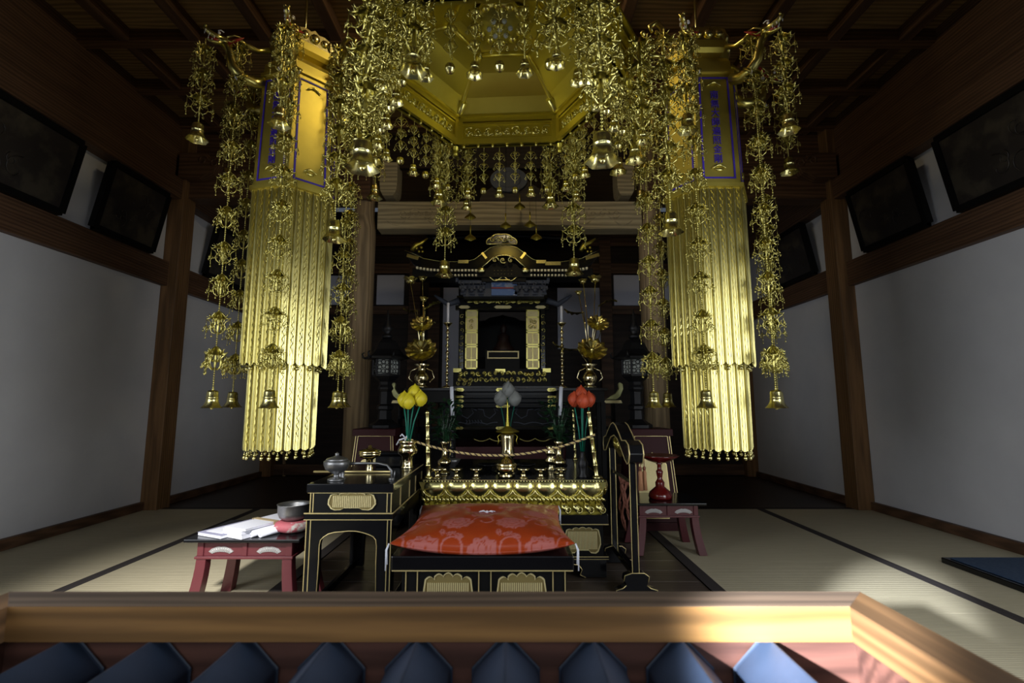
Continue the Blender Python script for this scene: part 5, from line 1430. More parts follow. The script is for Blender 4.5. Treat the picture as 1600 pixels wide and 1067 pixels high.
# ================================================================== RED STANDS WITH IRON LANTERNS
def lantern_stand(xc, side_):
    e = empty('lantern_stand', (xc, 3.42, 0), 'tapered dark red stand with gilt panel under the %s lantern' % side_, 'stand', 'pair of red lantern stands')
    hz = 0.64
    mb = MB()
    w0, w1 = 0.165, 0.125
    mb.add([(-w0, -0.18, 0.05), (w0, -0.18, 0.05), (w0, 0.16, 0.05), (-w0, 0.16, 0.05), (-w1, -0.13, hz - .045), (w1, -0.13, hz - .045), (w1, 0.13, hz - .045), (-w1, 0.13, hz - .045)], [(0, 3, 2, 1), (4, 5, 6, 7), (0, 1, 5, 4), (1, 2, 6, 5), (2, 3, 7, 6), (3, 0, 4, 7)])
    mb.build('body', M['maroon_shaded'], e)
    mb = MB(); mb.box(-w1 - 0.018, w1 + 0.018, -0.15, 0.15, hz - 0.045, hz); mb.build('top_board', M['maroon_shaded'], e, 0.003)
    mb = MB(); mb.box(-w0 - 0.015, w0 + 0.015, -0.2, 0.18, -0.012, 0.05); mb.build('base_board', M['maroon_shaded'], e, 0.003)
    sl = (0.18 - 0.13) / (hz - .095)
    T = Matrix.Translation((0, -0.1815, 0.05)) @ Matrix.Rotation(-math.atan(sl), 4, 'X')
    g = MB(); g.T = T
    for sx in (-1, 1):
        g.bar((sx * (w0 - 0.02), 0, 0.01), (sx * (w1 - 0.016), 0, 0.545), 0.003)
        g.bar((sx * (w0 - 0.002), 0, 0.0), (sx * (w1 - 0.002), 0, 0.55), 0.003)
    g.bar((-w1 + .016, 0, 0.545), (w1 - .016, 0, 0.545), 0.003)
    g.build('gilt_lines', M['gold_line'], e)
    g = MB(); g.T = T
    out = [(-0.085, 0.03), (-0.098, 0.2), (-0.088, 0.36), (-0.07, 0.385), (-0.035, 0.40), (0, 0.435), (0.035, 0.40), (0.07, 0.385), (0.088, 0.36), (0.098, 0.2), (0.085, 0.03)]
    g.prism(out, -0.002, 0.0005)
    for i in range(24):
        x = -0.082 + 0.164 * i / 23; g.box(x - 0.0015, x + 0.0015, -0.004, -0.001, 0.04, 0.375)
    pn = g.build('gilt_panel', M['gold_pale'], e)
    g = MB(); g.T = T; g.ring(scale_out(out, 1.03), scale_out(out, 0.98), -0.005, 0.0); g.build('gilt_rim', M['gold_line'], pn)
    return hz
def iron_lantern(xc, yc, z, side_):
    e = empty('iron_lantern', (xc, yc, z), 'dark iron temple lantern with pale lattice windows, on the %s red stand' % side_, 'lantern', 'pair of iron lanterns')
    mb = MB(); mb.lathe([(0.11, 0), (0.11, 0.02), (0.075, 0.04), (0.05, 0.06), (0.045, 0.12), (0.06, 0.13), (0.06, 0.15), (0.042, 0.165), (0.042, 0.25), (0.055, 0.27), (0.055, 0.28), (0.045, 0.30), (0.05, 0.32), (0.08, 0.345), (0.095, 0.36), (0.095, 0.375)], 6, smooth=False); mb.build('pedestal', M['iron'], e)
    mb = MB(); mb.lathe([(0.078, 0.376), (0.088, 0.40), (0.088, 0.45), (0.078, 0.475)], 6, smooth=False); wn = mb.build('paper_windows', M['lattice_paper'], e)
    mb = MB(); rnd = random.Random(3)
    for k in range(6):
        a0, a1 = PI * k / 3, PI * (k + 1) / 3
        mb.bar((0.092 * math.cos(a0), 0.092 * math.sin(a0), 0.372), (0.092 * math.cos(a0), 0.092 * math.sin(a0), 0.478), 0.013)
        a_ = Vector((0.0895 * math.cos(a0), 0.0895 * math.sin(a0), 0)); b_ = Vector((0.0895 * math.cos(a1), 0.0895 * math.sin(a1), 0))
        for i in range(3):
            for j in range(3):
                c = a_.lerp(b_, 0.2 + 0.3 * i + rnd.uniform(-.03, .03)) + Vector((0, 0, 0.395 + 0.030 * j + rnd.uniform(-.004, .004)))
                dd = (b_ - a_).normalized()
                mb.tube([c + dd * (0.015 * math.cos(t)) + Vector((0, 0, 0.015 * math.sin(t))) for t in [2 * PI * q / 6 + i for q in range(6)]], 0.0028, 4, closed=True)
    mb.build('lattice', M['iron'], wn)
    mb = MB(); mb.lathe([(0.09, 0.476), (0.15, 0.482), (0.155, 0.495), (0.125, 0.515), (0.095, 0.55), (0.075, 0.595), (0.055, 0.62), (0.03, 0.63)], 6, smooth=False)
    for k in range(6):
        a = PI * k / 3; mb.tube([(r_ * math.cos(a), r_ * math.sin(a), z_) for r_, z_ in ((0.15, 0.488), (0.168, 0.495), (0.175, 0.52), (0.16, 0.53))], [0.009, 0.008, 0.006, 0.004], 6)
    mb.build('roof', M['iron'], e)
    mb = MB(); mb.lathe([(0.03, 0.63), (0.045, 0.645), (0.03, 0.66), (0.02, 0.67), (0.036, 0.69), (0.04, 0.71), (0.028, 0.735), (0.018, 0.76), (0.012, 0.80), (0.001, 0.85)], 14); mb.build('finial', M['iron'], e)
for side_, pxs, pxl in (('left', 585, 604), ('right', 1017, 992)):
    xs = P(pxs, 700, 3.3).x; hz = lantern_stand(xs, side_)
    iron_lantern(P(pxl, 560, 3.45).x, 3.45, hz + 0.001, side_)

# ================================================================== MAIN ALTAR PLATFORM (inner) and SHRINE
MY0, MY1 = 3.70, 4.75
mcx = P(788, 600, MY0).x
mz = P(800, 603, MY0).z
m0, m1 = P(700, 600, MY0).x, P(880, 600, MY0).x
ma = empty('inner_altar_platform', (mcx, (MY0 + MY1) / 2, 0), 'tiered black platform with gilt fittings and wave carving, carrying the shrine', 'altar')
Q = lambda py: P(800, py, MY0).z
mb = MB()
mb.box(m0 - 0.12, m1 + 0.12, MY0 + 0.10, MY1, -0.012, Q(700))
world_part(mb, 'core', M['maroon'], ma)
mb = MB(); mb.box(m0, m1, MY0 + 0.06, MY1, Q(640), mz); world_part(mb, 'upper_step', M['black'], ma)
for i, (pa, pb, gr, mm) in enumerate(((606, 612, 0.0, 'black'), (618, 622, 0.01, 'black'), (624, 629, 0.02, 'black'), (632, 637, 0.03, 'black'), (666, 671, 0.02, 'black'))):
    mb = MB(); mb.box(m0 - gr, m1 + gr, MY0 - gr, MY1, Q(pb), Q(pa)); mo = world_part(mb, 'moulding', M['black'], ma, 0.003)
    for c in (m0 + 0.07, (m0 + m1) / 2 - .02, m1 - 0.07):
        mb = MB()
        w = 0.055; h = (Q(pa) - Q(pb)) / 2 * 0.9; zc_ = (Q(pa) + Q(pb)) / 2
        mb.prism([(c - w, zc_), (c - w * .8, zc_ + h), (c + w * .8, zc_ + h), (c + w, zc_), (c + w * .8, zc_ - h), (c - w * .8, zc_ - h)], MY0 - gr - 0.004, MY0 - gr)
        relief(mb, c - 0.04, c + 0.04, Q(pb), Q(pa), MY0 - gr - 0.005, 1, 0.002, i)
        world_part(mb, 'gilt_fitting', M['gold'], mo)
mb = MB(); mb.box(m0 + 0.01, m1 - 0.01, MY0 + 0.02, MY1, Q(666), Q(637)); world_part(mb, 'carved_field', M['black_mat'], ma)
mb = MB(); rnd = random.Random(8)
for sx in (-1, 1):
    xx = (m0 + m1) / 2
    for i in range(2):
        c = xx + sx * (0.12 + 0.17 * i); zc_ = (Q(640) + Q(655)) / 2
        mb.tube([(a, MY0 + 0.016, b) for a, b in [(c - 0.07 * sx, zc_ + 0.03), (c - 0.03 * sx, zc_ + 0.045), (c - 0.045 * sx, zc_ + 0.01), (c, zc_ - 0.03), (c + 0.04 * sx, zc_ - 0.01), (c + 0.05 * sx, zc_ + 0.035), (c + 0.09 * sx, zc_ + 0.04)]], 0.004, 5)
    mb.tube([(xx + sx * q, MY0 + 0.016, Q(663) + 0.015 * abs(math.sin(q * 22))) for q in [0.06 + 0.02 * k for k in range(17)]], 0.004, 5)
for k in range(6): mb.tube([(m0 + 0.14 + 0.022 * k, MY0 + 0.014, Q(656)), (m0 + 0.148 + 0.022 * k, MY0 + 0.014, Q(659)), (m0 + 0.14 + 0.022 * k, MY0 + 0.014, Q(662))], 0.005, 5)
world_part(mb, 'wave_carving', M['grey_paint'], ma)
mb = MB()
for a_, b_ in ((738, 790), (812, 862)):
    xa_, xb_ = P(a_, 690, MY0).x, P(b_, 690, MY0).x
    pts = [(xa_ + (xb_ - xa_) * t, MY0 + 0.09, Q(686) - 0.022 * abs(math.sin(2 * PI * t * 1.0)) ** 0.8) for t in [k / 20 for k in range(21)]]
    mb.tube(pts, 0.005, 5)
world_part(mb, 'gilt_wavy_edging', M['gold'], ma)
# balustrade with curling gilt ends, one each side
for side_, xo, xi in (('left', P(622, 620, MY0).x, m0 - 0.02), ('right', P(962, 620, MY0).x, m1 + 0.02)):
    sg = -1 if side_ == 'left' else 1
    zr_ = P(800, 627, MY0).z
    mb = MB(); mb.bar((xi, MY0 + 0.02, zr_), (xo, MY0 + 0.02, zr_), 0.03, 0.022); mb.bar((xi, MY0 + 0.02, zr_ - 0.12), (xo - sg * 0.03, MY0 + 0.02, zr_ - 0.12), 0.03, 0.02); mb.bar((xi, MY0 + 0.02, zr_ - 0.2), (xo - sg * 0.03, MY0 + 0.02, zr_ - 0.2), 0.03, 0.02)
    for t in (0.0, 0.33, 0.66, 0.95): x_ = xi + (xo - xi) * t; mb.box(x_ - 0.014, x_ + 0.014, MY0 + 0.006, MY0 + 0.034, zr_ - 0.24, zr_)
    mb.box(min(xi, xo), max(xi, xo), MY0 + 0.04, MY1, -0.01, zr_ - 0.24)
    bo = world_part(mb, 'balustrade', M['black'], ma)
    tip = [(0.0, 0.0), (-0.10, 0.0), (-0.05, 0.03), (0.0, 0.05), (0.035, 0.09), (0.03, 0.13), (0.045, 0.145), (0.075, 0.13), (0.08, 0.09), (0.05, 0.03), (0.02, 0.008)]
    mb = MB(); mb.prism([(xo + sg * p_[0] * 0.75, zr_ + 0.014 + p_[1] * 0.9) for p_ in tip], MY0 + 0.0, MY0 + 0.03)
    world_part(mb, 'curled_rail_end', M['palegreen'], bo, 0.004)
    mb = MB(); mb.prism([(xo - sg * 0.10, zr_ - 0.014), (xo + sg * 0.05, zr_ - 0.014), (xo + sg * 0.04, zr_ + 0.008), (xo - sg * 0.08, zr_ + 0.008)], MY0 - 0.001, MY0 + 0.002)
    world_part(mb, 'gilt_bracket', M['gold_pale'], bo)

SHY = 4.22
sh = empty('roofed_shrine', (P(785, 575, SHY).x, SHY + 0.3, mz), 'black lacquer shrine with curved gable roof and open gilt doors, centre back', 'shrine')
X = lambda px, py=500, Y=SHY: P(px, py, Y).x
Zs = lambda py, Y=SHY: P(800, py, Y).z
# plinth
mb = MB(); mb.box(X(712), X(858), SHY - 0.12, SHY + 0.6, mz, Zs(578)); world_part(mb, 'plinth', M['black_mat'], sh)
mb = MB(); relief(mb, X(718), X(852), Zs(590), Zs(580), SHY - 0.123, 1, 0.007, 5); relief(mb, X(718), X(852), Zs(599), Zs(590), SHY - 0.123, 1, 0.005, 15); relief(mb, X(716), X(740), Zs(604), Zs(596), SHY - 0.123, 1, 0.003, 7)
for px in (718, 852): mb.box(X(px - 6), X(px + 6), SHY - 0.125, SHY - 0.118, Zs(583), Zs(577))
mb.box(X(775), X(790), SHY - .128, SHY - .118, Zs(583), Zs(578))
world_part(mb, 'gilt_carving', M['gold'], sh)
# body: side walls, back, columns, header
mb = MB(); mb.box(X(716), X(722), SHY + 0.05, SHY + 0.6, Zs(578), Zs(478)); mb.box(X(848), X(854), SHY + 0.05, SHY + 0.6, Zs(578), Zs(478)); mb.box(X(716), X(854), SHY + 0.58, SHY + 0.6, Zs(578), Zs(478)); mb.box(X(716), X(854), SHY, SHY + 0.6, Zs(478), Zs(440))
world_part(mb, 'cabinet_body', M['black_mat'], sh)
for px in (722, 848):
    mb = MB(); mb.bar((X(px), SHY, Zs(578)), (X(px), SHY, Zs(484)), 0.035, 0.035); c_ = world_part(mb, 'pillar', M['black'], sh)
    mb = MB()
    for k in range(8): mb.tube([(X(px) + a, SHY - 0.02, b) for a, b in spiral(0, Zs(575) + (Zs(490) - Zs(575)) * (k + .5) / 8, 0.022, 1.0, 9, k)], 0.004, 4)
    world_part(mb, 'gilt_scrollwork', M['gold'], c_)
# folding doors, opened
for sgn_, pa, pb in ((-1, 728, 747), (1, 822, 842)):
    xa_, xb_ = X(pa), X(pb)
    mb = MB(); mb.box(xa_, xb_, SHY - 0.03, SHY - 0.015, Zs(577), Zs(485)); do = world_part(mb, 'door', M['gold_pale'], sh)
    mb = MB(); mw = xb_ - xa_; H0, H1 = Zs(577), Zs(485); hh_ = H1 - H0
    mb.box(xa_ + mw * .48, xa_ + mw * .52, SHY - 0.034, SHY - 0.03, H0, H0 + hh_ * .62)
    for t in (0.0, 0.14, 0.36, 0.40, 0.60, 0.64, 0.86, 0.975): mb.box(xa_, xb_, SHY - 0.036, SHY - 0.03, H0 + hh_ * t, H0 + hh_ * (t + 0.022))
    mb.box(xa_, xa_ + mw * .1, SHY - 0.036, SHY - 0.03, H0, H1); mb.box(xb_ - mw * .1, xb_, SHY - 0.036, SHY - 0.03, H0, H1)
    relief(mb, xa_ + mw * .2, xb_ - mw * .2, H0 + hh_ * .66, H0 + hh_ * .85, SHY - 0.034, 2, 0.003, 3)
    world_part(mb, 'door_frame', M['gold'], do)
# carved band and fittings
mb = MB(); relief(mb, X(730), X(844), Zs(477), Zs(467), SHY - 0.036, 1, 0.006, 2); relief(mb, X(730), X(844), Zs(475), Zs(470), SHY - 0.036, 1, 0.003, 9); world_part(mb, 'gilt_carved_band', M['gold'], sh)
mb = MB(); mb.box(X(712), X(858), SHY - 0.035, SHY + 0.02, Zs(485), Zs(478)); mb.box(X(714), X(856), SHY - 0.03, SHY, Zs(467), Zs(463)); hb = world_part(mb, 'header_beam', M['black'], sh)
for a_, b_ in ((717, 735), (772, 800), (836, 853)):
    mb = MB()
    xa_, xb_, zz_ = X(a_), X(b_), Zs(481)
    mb.prism([(xa_, zz_), (xa_ + .02, zz_ + .014), (xb_ - .02, zz_ + .014), (xb_, zz_), (xb_ - .02, zz_ - .014), (xa_ + .02, zz_ - .014)], SHY - 0.039, SHY - 0.035)
    world_part(mb, 'gilt_fitting', M['gold_pale'], hb)
# painted frieze with bracket clusters
FY = 3.98
Xf = lambda px: P(px, 450, FY).x
Zf = lambda py: P(800, py, FY).z
mb = MB(); mb.box(Xf(768), Xf(808), FY - 0.02, FY, Zf(462), Zf(441)); world_part(mb, 'blue_painted_frieze', M['blue_panel'], sh)
mb = MB(); mb.box(Xf(768), Xf(808), FY - 0.03, FY - 0.02, Zf(452), Zf(450)); world_part(mb, 'frieze_rail', M['red'], sh)
mb = MB(); mb.box(Xf(724), Xf(850), FY, FY + 0.1, Zf(463), Zf(438))
for i in range(10):
    px = 724 + 14 * i
    if 765 < px < 805: continue
    for j, py in enumerate((458, 450, 442)):
        w = 4 + 1.5 * j; mb.box(Xf(px - w), Xf(px + w), FY - 0.02 - 0.015 * j, FY, Zf(py + 3), Zf(py - 2))
    mb.ball((Xf(px), FY - 0.05, Zf(455)), 0.02, 8, 5); mb.tube([(Xf(px) + a, FY - 0.055, b) for a, b in spiral(0, Zf(446), 0.025, 1, 9, px)], 0.004, 4)
for px in (715, 755, 816, 856): mb.box(Xf(px - 2), Xf(px + 2), FY - 0.06, FY, Zf(443), Zf(435))
world_part(mb, 'bracket_clusters', M['grey_paint'], sh)
for sx, pb_ in ((-1, 700), (1, 872)):
    mb = MB(); mb.tube([(X(pb_ - sx * -0) - sx * 0.10, SHY - 0.02, Zs(470)), (X(pb_), SHY - 0.02, Zs(476)), (X(pb_) + sx * 0.07, SHY - 0.02, Zs(468)), (X(pb_) + sx * 0.12, SHY - 0.02, Zs(462))], [0.03, 0.025, 0.018, 0.008], 8); world_part(mb, 'carved_nose', M['grey_paint'], sh)
# interior
mb = MB(); out = [(X(748), Zs(500)), (X(748), Zs(486)), (X(822), Zs(486)), (X(822), Zs(500)), (X(812), Zs(499)), (X(806), Zs(495)), (X(790), Zs(492)), (X(785), Zs(490)), (X(780), Zs(492)), (X(764), Zs(495)), (X(758), Zs(499))]
mb.prism(out, SHY + 0.05, SHY + 0.07); world_part(mb, 'cusped_arch', M['wood_dark'], sh)
mb = MB(); mb.box(X(758), X(812), SHY + 0.08, SHY + 0.4, Zs(578), Zs(546)); it = world_part(mb, 'inner_stand', M['black_mat'], sh)
mb = MB(); za_, zb3 = Zs(559), Zs(547); mb.ring([(X(761), za_), (X(811), za_), (X(811), zb3), (X(761), zb3)], [(X(763), za_ + .01), (X(809), za_ + .01), (X(809), zb3 - .01), (X(763), zb3 - .01)], SHY + 0.07, SHY + 0.08); world_part(mb, 'gilt_frame', M['gold_pale'], it)
st_ = empty('seated_figure_statue', (X(786), SHY + 0.3, Zs(546)), 'small dark seated statue inside the shrine', 'statue')
mb = MB(); mb.lathe([(0.10, 0), (0.11, 0.03), (0.075, 0.07), (0.055, 0.12), (0.06, 0.16), (0.025, 0.185), (0.022, 0.20), (0.034, 0.22), (0.032, 0.25), (0.012, 0.275), (0.001, 0.28)], 18); mb.build('figure', M['statue'], st_)
# roof
RY0, RY1 = SHY - 0.35, SHY + 0.75
def rx(px, py): q = P(px, py, RY0); return (q.x, q.z)
low = [(634, 398), (645, 412), (662, 421), (690, 426), (730, 427), (748, 423), (760, 413), (770, 404), (780, 400.5), (787, 400), (794, 400.5), (804, 404), (814, 413), (826, 423), (840, 427), (880, 426), (908, 421), (925, 412), (936, 397)]
upo = [(938, 390), (925, 396), (908, 404), (880, 409), (846, 409), (832, 405), (820, 396), (808, 387), (797, 384), (787, 383.5), (777, 384), (766, 387), (754, 396), (742, 405), (728, 409), (690, 409), (662, 404), (645, 396), (632, 391)]
mb = MB(); mb.prism([rx(*q) for q in low] + [rx(*q) for q in upo], RY0, RY0 + 0.10); rf = world_part(mb, 'eave_board', M['black'], sh, 0.004)
mb = MB(); mb.tube([Vector((rx(*q)[0], RY0 - 0.004, rx(*q)[1] + .006)) for q in low[5:14]], 0.006, 6)
mb.tube([Vector((rx(*q)[0], RY0 - 0.004, rx(*q)[1])) for q in upo], 0.0025, 5)
for a_, b_, c_, d_ in ((636, 399, 654, 404), (716, 409, 732, 409), (838, 409, 853, 409), (852, 412, 876, 412), (915, 404, 936, 398)):
    p1, p2 = rx(a_, b_), rx(c_, d_); mb.bar((p1[0], RY0 - 0.004, p1[1]), (p2[0], RY0 - 0.004, p2[1]), 0.006, 0.028)
for px in (752, 821):
    p1 = rx(px, 422); mb.ball((p1[0], RY0 - 0.006, p1[1]), 0.026, 12, 6, (1.3, .4, 1)); 
for sx in (-1, 1):
    p1, p2 = rx(787 + sx * 27, 404), rx(787 + sx * 34, 395); mb.bar((p1[0], RY0 - 0.006, p1[1]), (p2[0], RY0 - 0.006, p2[1]), 0.006, 0.02)
world_part(mb, 'gilt_edging', M['gold_bright'], rf)
mb = MB()
ca = rx(787, 407); relief(mb, rx(770, 0)[0], rx(804, 0)[0], ca[1] - .035, ca[1] + .035, RY0 - 0.012, 1, 0.006, 2)
cb = rx(787, 424); relief(mb, rx(772, 0)[0], rx(802, 0)[0], cb[1] - .03, cb[1] + .03, RY0 + 0.03, 2, 0.005, 4)
cb = rx(787, 434); mb.tube([(rx(765 + 44 * t, 0)[0], RY0 + 0.03, cb[1] + 0.018 * math.cos(t * 2 * PI * 2)) for t in [k / 16 for k in range(17)]], 0.006, 5); mb.bar((rx(776, 0)[0], RY0 + .03, cb[1] - .01), (rx(797, 0)[0], RY0 + .03, cb[1] - .01), 0.008)
world_part(mb, 'gable_carving', M['gold_bright'], sh)
mb = MB(); mb.prism([rx(*q) for q in ((752, 428), (768, 410), (787, 404), (806, 410), (822, 428), (822, 438), (752, 438))], RY0 + 0.04, RY0 + 0.06); world_part(mb, 'gable_board', M['black_mat'], sh)
mb = MB()
def rafter(px, py, s_):
    q = rx(px, py); mb.box(q[0] - s_, q[0] + s_, RY0 - 0.008, RY0 + 0.03, q[1] - s_, q[1] + s_)
px = 652.0
while px < 920:
    if not (746 < px < 828):
        curve = 6 * max(0, abs(px - 787) - 95) ** 2 / 45 ** 2
        rafter(px, 422.5 - curve * 0.9, 0.0090)
        if abs(px - 787) < 100: rafter(px, 430, 0.0072)
    px += 5.4
world_part(mb, 'rafter_ends', M['rafter'], sh)
mb = MB(); mb.box(rx(655, 0)[0], rx(918, 0)[0], RY0 + 0.022, RY0 + 0.2, Zf(437), rx(0, 418)[1]); mb.box(Xf(722), Xf(852), FY + 0.1, SHY + 0.6, Zf(463), rx(0, 424)[1])
world_part(mb, 'eave_soffit', M['black_mat'], sh)
# main roof body, from the eave back to the ridge, and the rear slope
def profile(px_list, Y): return [P(a, b, Y) for a, b in px_list]
fr0 = [Vector((rx(*q)[0], RY0 + 0.05, rx(*q)[1])) for q in upo]
ridge = [(908 - 12.5 * i * 1.0, 0) for i in range(19)]
rg = []
for i in range(19):
    t = i / 18; pxx = 905 - 238 * t
    zz = Zs(372 if 0.3 < t < 0.7 else 378, SHY + 0.2) + 0.0
    zz = Zs(371, SHY + 0.2) - 0.05 * abs(2 * t - 1) ** 2 + (0.07 * max(0, abs(2 * t - 1) - .75) * 4 * 0.5)
    rg.append(Vector((P(pxx, 380, SHY + 0.2).x, SHY + 0.2, zz)))
vs = []; fs = []
rows = 8
for j in range(rows + 1):
    t = j / rows
    for i in range(19):
        q = fr0[i].lerp(rg[i], t); q.z -= 0.05 * math.sin(PI * t); vs.append(q)
for i in range(19): q = fr0[i].copy(); q.y = RY1 + 0.1; q.z = fr0[0].z - .03; vs.append(q)
for j in range(rows + 1):
    for i in range(18): fs.append((j * 19 + i, j * 19 + i + 1, (j + 1) * 19 + i + 1, (j + 1) * 19 + i))
mb = MB(); mb.add(vs, fs, True); world_part(mb, 'curved_roof', M['black'], sh)
mb = MB(); mb.tube([v + Vector((0, 0, 0.015)) for v in rg], 0.028, 8); world_part(mb, 'ridge', M['black'], sh)
# ornament above the gable, side ridge-end ornaments
mb = MB(); c = P(784, 377, RY0 + 0.06)
out = []
for k in range(25):
    a = PI * k / 24; r_ = 1 + 0.07 * abs(math.sin(a * 4)); out.append((c.x + 0.125 * r_ * math.cos(a), c.z - 0.03 + 0.085 * r_ * math.sin(a)))
mb.prism(out, RY0 + 0.05, RY0 + 0.07); oo = world_part(mb, 'ridge_ornament', M['black'], sh)
mb = MB(); mb.tube([(a, RY0 + 0.046, b) for a, b in out], 0.006, 6, closed=True); relief(mb, c.x - 0.10, c.x + 0.10, c.z - .02, c.z + .04, RY0 + 0.045, 1, 0.005, 3); world_part(mb, 'gilt_scrolls', M['gold_bright'], oo)
for px in (655, 918):
    c = P(px, 392, RY0 + 0.1); mb = MB()
    for dx_, dz2 in ((-0.02, 0.02), (0.02, 0.025), (0, -0.01), (0.03, -0.01)): mb.ball((c.x + dx_, RY0 + 0.09, c.z + dz2), 0.013, 8, 5)
    mb.tube([(c.x - 0.06, RY0 + .1, c.z + .0), (c.x - 0.03, RY0 + .1, c.z + .05), (c.x + 0.02, RY0 + .1, c.z + .07), (c.x + 0.07, RY0 + .1, c.z + .11)], [0.02, 0.022, 0.015, 0.006], 8)
    world_part(mb, 'ridge_end_ornament', M['gold_matte'], sh)
# small hanging petals of a lamp between lintel and shrine
for i, (px, py) in enumerate(((735, 371), (838, 370), (735, 338), (790, 352), (828, 350), (812, 322))):
    c = P(px, py, 3.72)
    e = empty('hanging_petal_ornament', c, 'tiny dull gilt lotus petal hanging before the lintel, %s from the left' % ordn[[0, 5, 1, 2, 4, 3][i]], 'ornament', 'tiny gilt petals hanging before the lintel')
    mb = MB(); mb.lathe([(0.001, 0.03), (0.012, 0.022), (0.03, 0.004), (0.038, -0.014)], 12, lobes=4, amp=0.25, lo=2, cap=False); mb.tube([(0, 0, 0.03), (0, 0, 0.10)], 0.006, 6); mb.build('petal_cap', M['gold_matte'], e); mb = MB(); mb.tube([(0, 0, 0.09), (0, 0, ZC + 0.04 - c.z)], 0.0012, 4); mb.build('wire', M['iron'], e)
    e['label'] = ['tiny dull gilt petal cap hanging left of the shrine ridge ornament', 'tiny dull gilt petal cap hanging right of the shrine ridge ornament', 'tiny dull gilt petal cap hanging before the lintel at its left', 'tiny dull gilt petal cap hanging before the lintel, above the ridge ornament', 'tiny dull gilt petal cap hanging before the lintel at its right', 'tiny dull gilt petal cap highest before the lintel'][i]

# ================================================================== TALL GILT LOTUS BOUQUETS, CANDLES, ON DARK STANDS
def petal_flower(mb, c, r, tilt_dir, n=14, cup=0.5):
    """a many-petalled lotus: pleated dish with a scalloped rim, opening towards tilt_dir"""
    d = Vector(tilt_dir).normalized(); a = d.cross(Vector((0, 0, 1)))
    if a.length < 0.1: a = Vector((1, 0, 0))
    a.normalize(); b = a.cross(d); c = Vector(c)
    N = n * 4; rows_ = (0.10, 0.35, 0.6, 0.82, 0.95, 1.0); vs = []; fs = []
    for j, t in enumerate(rows_):
        for k in range(N):
            an = 2 * PI * k / N; ph = math.cos(an * n)
            rr = r * t * (1 + (0.05 * ph if t > 0.8 else 0))
            h = r * cup * (t ** 1.8) * 0.9 + r * 0.075 * ph * t - (r * 0.10 * (t - 0.9) * 10 * 0.5 if t > 0.9 else 0)
            vs.append(c + a * (rr * math.cos(an)) + b * (rr * math.sin(an)) + d * h)
    for j in range(len(rows_) - 1):
        for k in range(N): fs.append((j * N + k, j * N + (k + 1) % N, (j + 1) * N + (k + 1) % N, (j + 1) * N + k))
    mb.add(vs, fs, True)
    mb.ball(c + d * r * 0.05, r * 0.17, 8, 5)
def leaf_curl(mb, c, L, dirv, w):
    dirv = Vector(dirv).normalized(); s = dirv.cross(Vector((0, 1, 0))).normalized(); up = s.cross(dirv); c = Vector(c)
    n = 8; vs = []; fs = []
    for i in range(n + 1):
        t = i / n; ww = w * math.sin(PI * min(1, t * 0.9 + 0.08)); wob = 0.18 * w * math.sin(t * 22)
        q = c + dirv * (L * t) + s * (0.25 * L * math.sin(t * 2.2))
        vs += [q - up * (ww) + s * (wob + w * .35), q, q + up * ww + s * (w * .35 - wob)]
    for i in range(n):
        for k in range(2): fs.append((i * 3 + k, i * 3 + k + 1, (i + 1) * 3 + k + 1, (i + 1) * 3 + k))
    mb.add(vs, fs, True)
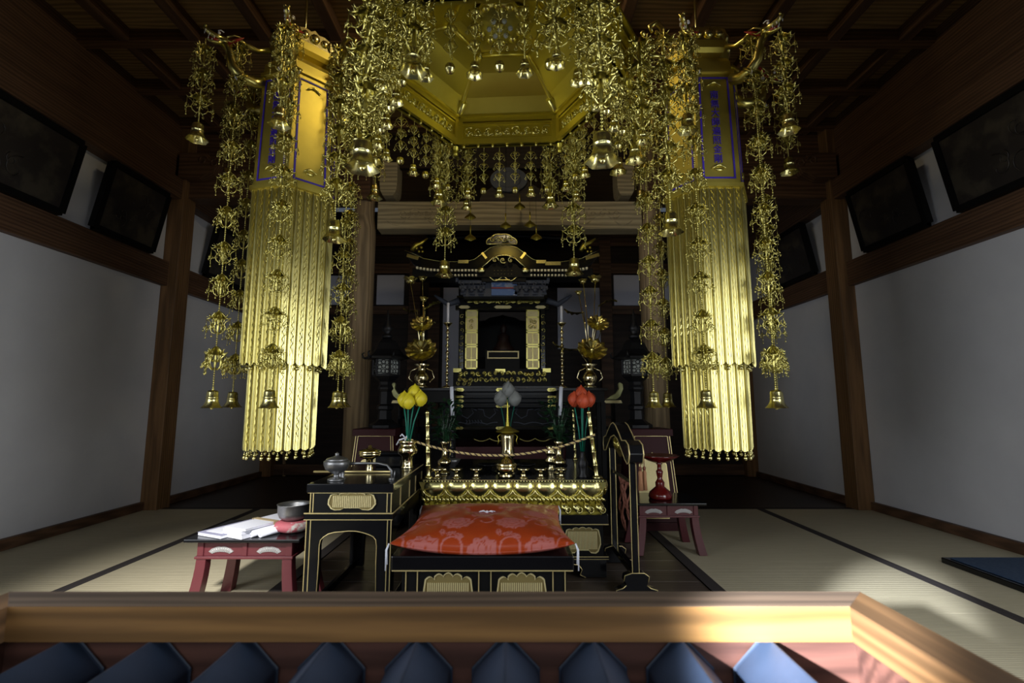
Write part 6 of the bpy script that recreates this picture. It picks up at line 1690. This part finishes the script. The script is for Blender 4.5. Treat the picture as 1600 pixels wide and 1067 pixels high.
def bouquet(pxv, side_, flip, Y=3.42):
    p = P(pxv, 606, Y)
    e = empty('gilt_lotus_bouquet', p, 'tall vase with gilt metal lotus flowers, buds and leaves, %s of the shrine' % side_, 'flower vase', 'pair of gilt lotus bouquets')
    mb = MB(); mb.lathe([(0.045, 0), (0.045, 0.008), (0.026, 0.02), (0.040, 0.04), (0.052, 0.07), (0.040, 0.10), (0.026, 0.115), (0.026, 0.145), (0.055, 0.165), (0.052, 0.167)], 24); v = mb.build('vase', M['brass'], e)
    for s_ in (-1, 1):
        mb = MB(); mb.tube([(s_ * 0.03, 0, 0.14), (s_ * 0.075, 0, 0.12), (s_ * 0.09, 0, 0.07), (s_ * 0.06, 0, 0.04)], 0.004, 6); mb.build('handle', M['brass'], v)
    def W(px, py, dy=0.0):
        q = P(px, py, Y + dy); return q - p
    S_ = {'left': dict(fl=[(658, 548, 24), (659, 507, 17)], bud=[(641, 439, 9), (660, 436, 6), (662, 468, 6)], lf=[(652, 484, 632, 476), (664, 486, 690, 479), (658, 526, 684, 510)]),
          'right': dict(fl=[(925, 547, 23), (934, 506, 17)], bud=[(930, 437, 9), (911, 440, 6), (904, 458, 5)], lf=[(912, 487, 884, 476), (935, 480, 965, 478), (903, 545, 868, 526), (938, 520, 948, 515)])}[side_]
    ms = MB(); base = Vector((0, 0, 0.15))
    for (px, py, r) in S_['bud']:
        q = W(px, py); ms.tube([base, base.lerp(q, .5) + Vector((0.01, 0, 0)), q], 0.0035, 6)
    for (a_, b_, c2, d2) in S_['lf']:
        q = W(a_, b_); ms.tube([base, base.lerp(q, .6), q], 0.003, 6)
    for (px, py, r) in S_['fl']:
        q = W(px, py); ms.tube([base, base.lerp(q, .6) + Vector((0, 0.01, 0)), q + Vector((0, .01, 0))], 0.0038, 6)
    ms.build('stems', M['brass'], e)
    for (px, py, r) in S_['fl']:
        q = W(px, py, -0.03); m_ = MB(); rr = r * Y / 755; petal_flower(m_, q, rr, (0.05, -0.80, 0.60), 12, 0.22); petal_flower(m_, q + Vector((0, -0.008, 0.006)), rr * .6, (0.05, -0.80, 0.60), 9, 0.5); m_.build('flower', M['gold_bright'], e, fix=False)
    for (px, py, r) in S_['bud']:
        q = W(px, py); m_ = MB(); rr = r * Y / 755; m_.ball(q, rr * .8, 12, 8, (1, 1, .8))
        petal_flower(m_, q - Vector((0, 0, rr * .3)), rr * 1.25, (0, 0, 1), 6, 0.8); m_.build('bud', M['gold_bright'], e, fix=False)
    for (a_, b_, c2, d2) in S_['lf']:
        q = W(a_, b_); q2 = W(c2, d2); m_ = MB(); leaf_curl(m_, q, (q2 - q).length, q2 - q, 0.035); m_.build('leaf', M['gold_bright'], e, fix=False)
    return p
vp = bouquet(658, 'left', 1); vp2 = bouquet(922, 'right', -1)
for side_, q, pa, pb in (('left', vp, 634, 712), ('right', vp2, 868, 948)):
    xa_, xb_ = P(pa, 650, 3.42).x, P(pb, 650, 3.42).x
    e = empty('flower_stand', ((xa_ + xb_) / 2, 3.48, 0), 'tall dark lacquer stand carrying the gilt bouquet %s of the shrine' % side_, 'stand', 'pair of tall dark flower stands')
    hw = (xb_ - xa_) / 2
    mb = MB(); mb.box(-hw, hw, -0.12, 0.12, q.z - 0.022, q.z - 0.001); mb.build('top_board', M['black'], e, 0.003)
    mb = MB(); mb.box(-hw + .02, hw - .02, -0.10, 0.10, q.z - 0.10, q.z - 0.022); mb.build('apron', M['black_mat'], e)
    for sx in (-1, 1):
        for sy in (-1, 1):
            mb = MB(); mb.bar((sx * (hw - .03), sy * .09, -0.0), (sx * (hw - .03), sy * .09, q.z - .1), 0.03); mb.build('leg', M['black_mat'], e)
for side_, px in (('left', 698), ('right', 879)):
    p = P(px, 606, 3.46); q = vp if side_ == 'left' else vp2
    hst = P(px, 505, 3.46).z - q.z
    candlestick(px, 606, 3.46, q.z, hst, 0.15 if side_ == 'left' else 0.125, 'tall turned brass candlestick with white candle, %s of the shrine doors' % side_, 0.0, 0.010)

# ================================================================== LACQUER MAT AT THE RIGHT, WOODEN STOOL FAR LEFT
x0 = 2.16
e = empty('floor_mat', (2.42, 2.2, 0), 'navy woven mat with black lacquer rim lying on right tatami', 'mat')
mb = MB(); mb.box(-0.22, 0.32, -0.55, 0.40, 0.001, 0.028); mb.build('lacquer_rim', M['black'], e, 0.004)
mb = MB(); mb.box(-0.195, 0.30, -0.53, 0.375, 0.0285, 0.034); mb.build('woven_pad', M['navy'], e, 0.002)
p = F(434, 742, -0.012)
e = empty('wooden_stool', (p.x, p.y, -0.012), 'plain wooden stool in the dark behind the left banner', 'stool')
mb = MB(); mb.box(-0.14, 0.14, -0.11, 0.11, 0.27, 0.29); mb.build('seat', M['pale_wood_x'], e, 0.003)
for sx in (-1, 1):
    for sy in (-1, 1): mb = MB(); mb.bar((sx * .11, sy * .085, 0), (sx * .09, sy * .07, 0.27), 0.026); mb.build('leg', M['pale_wood_z'], e)
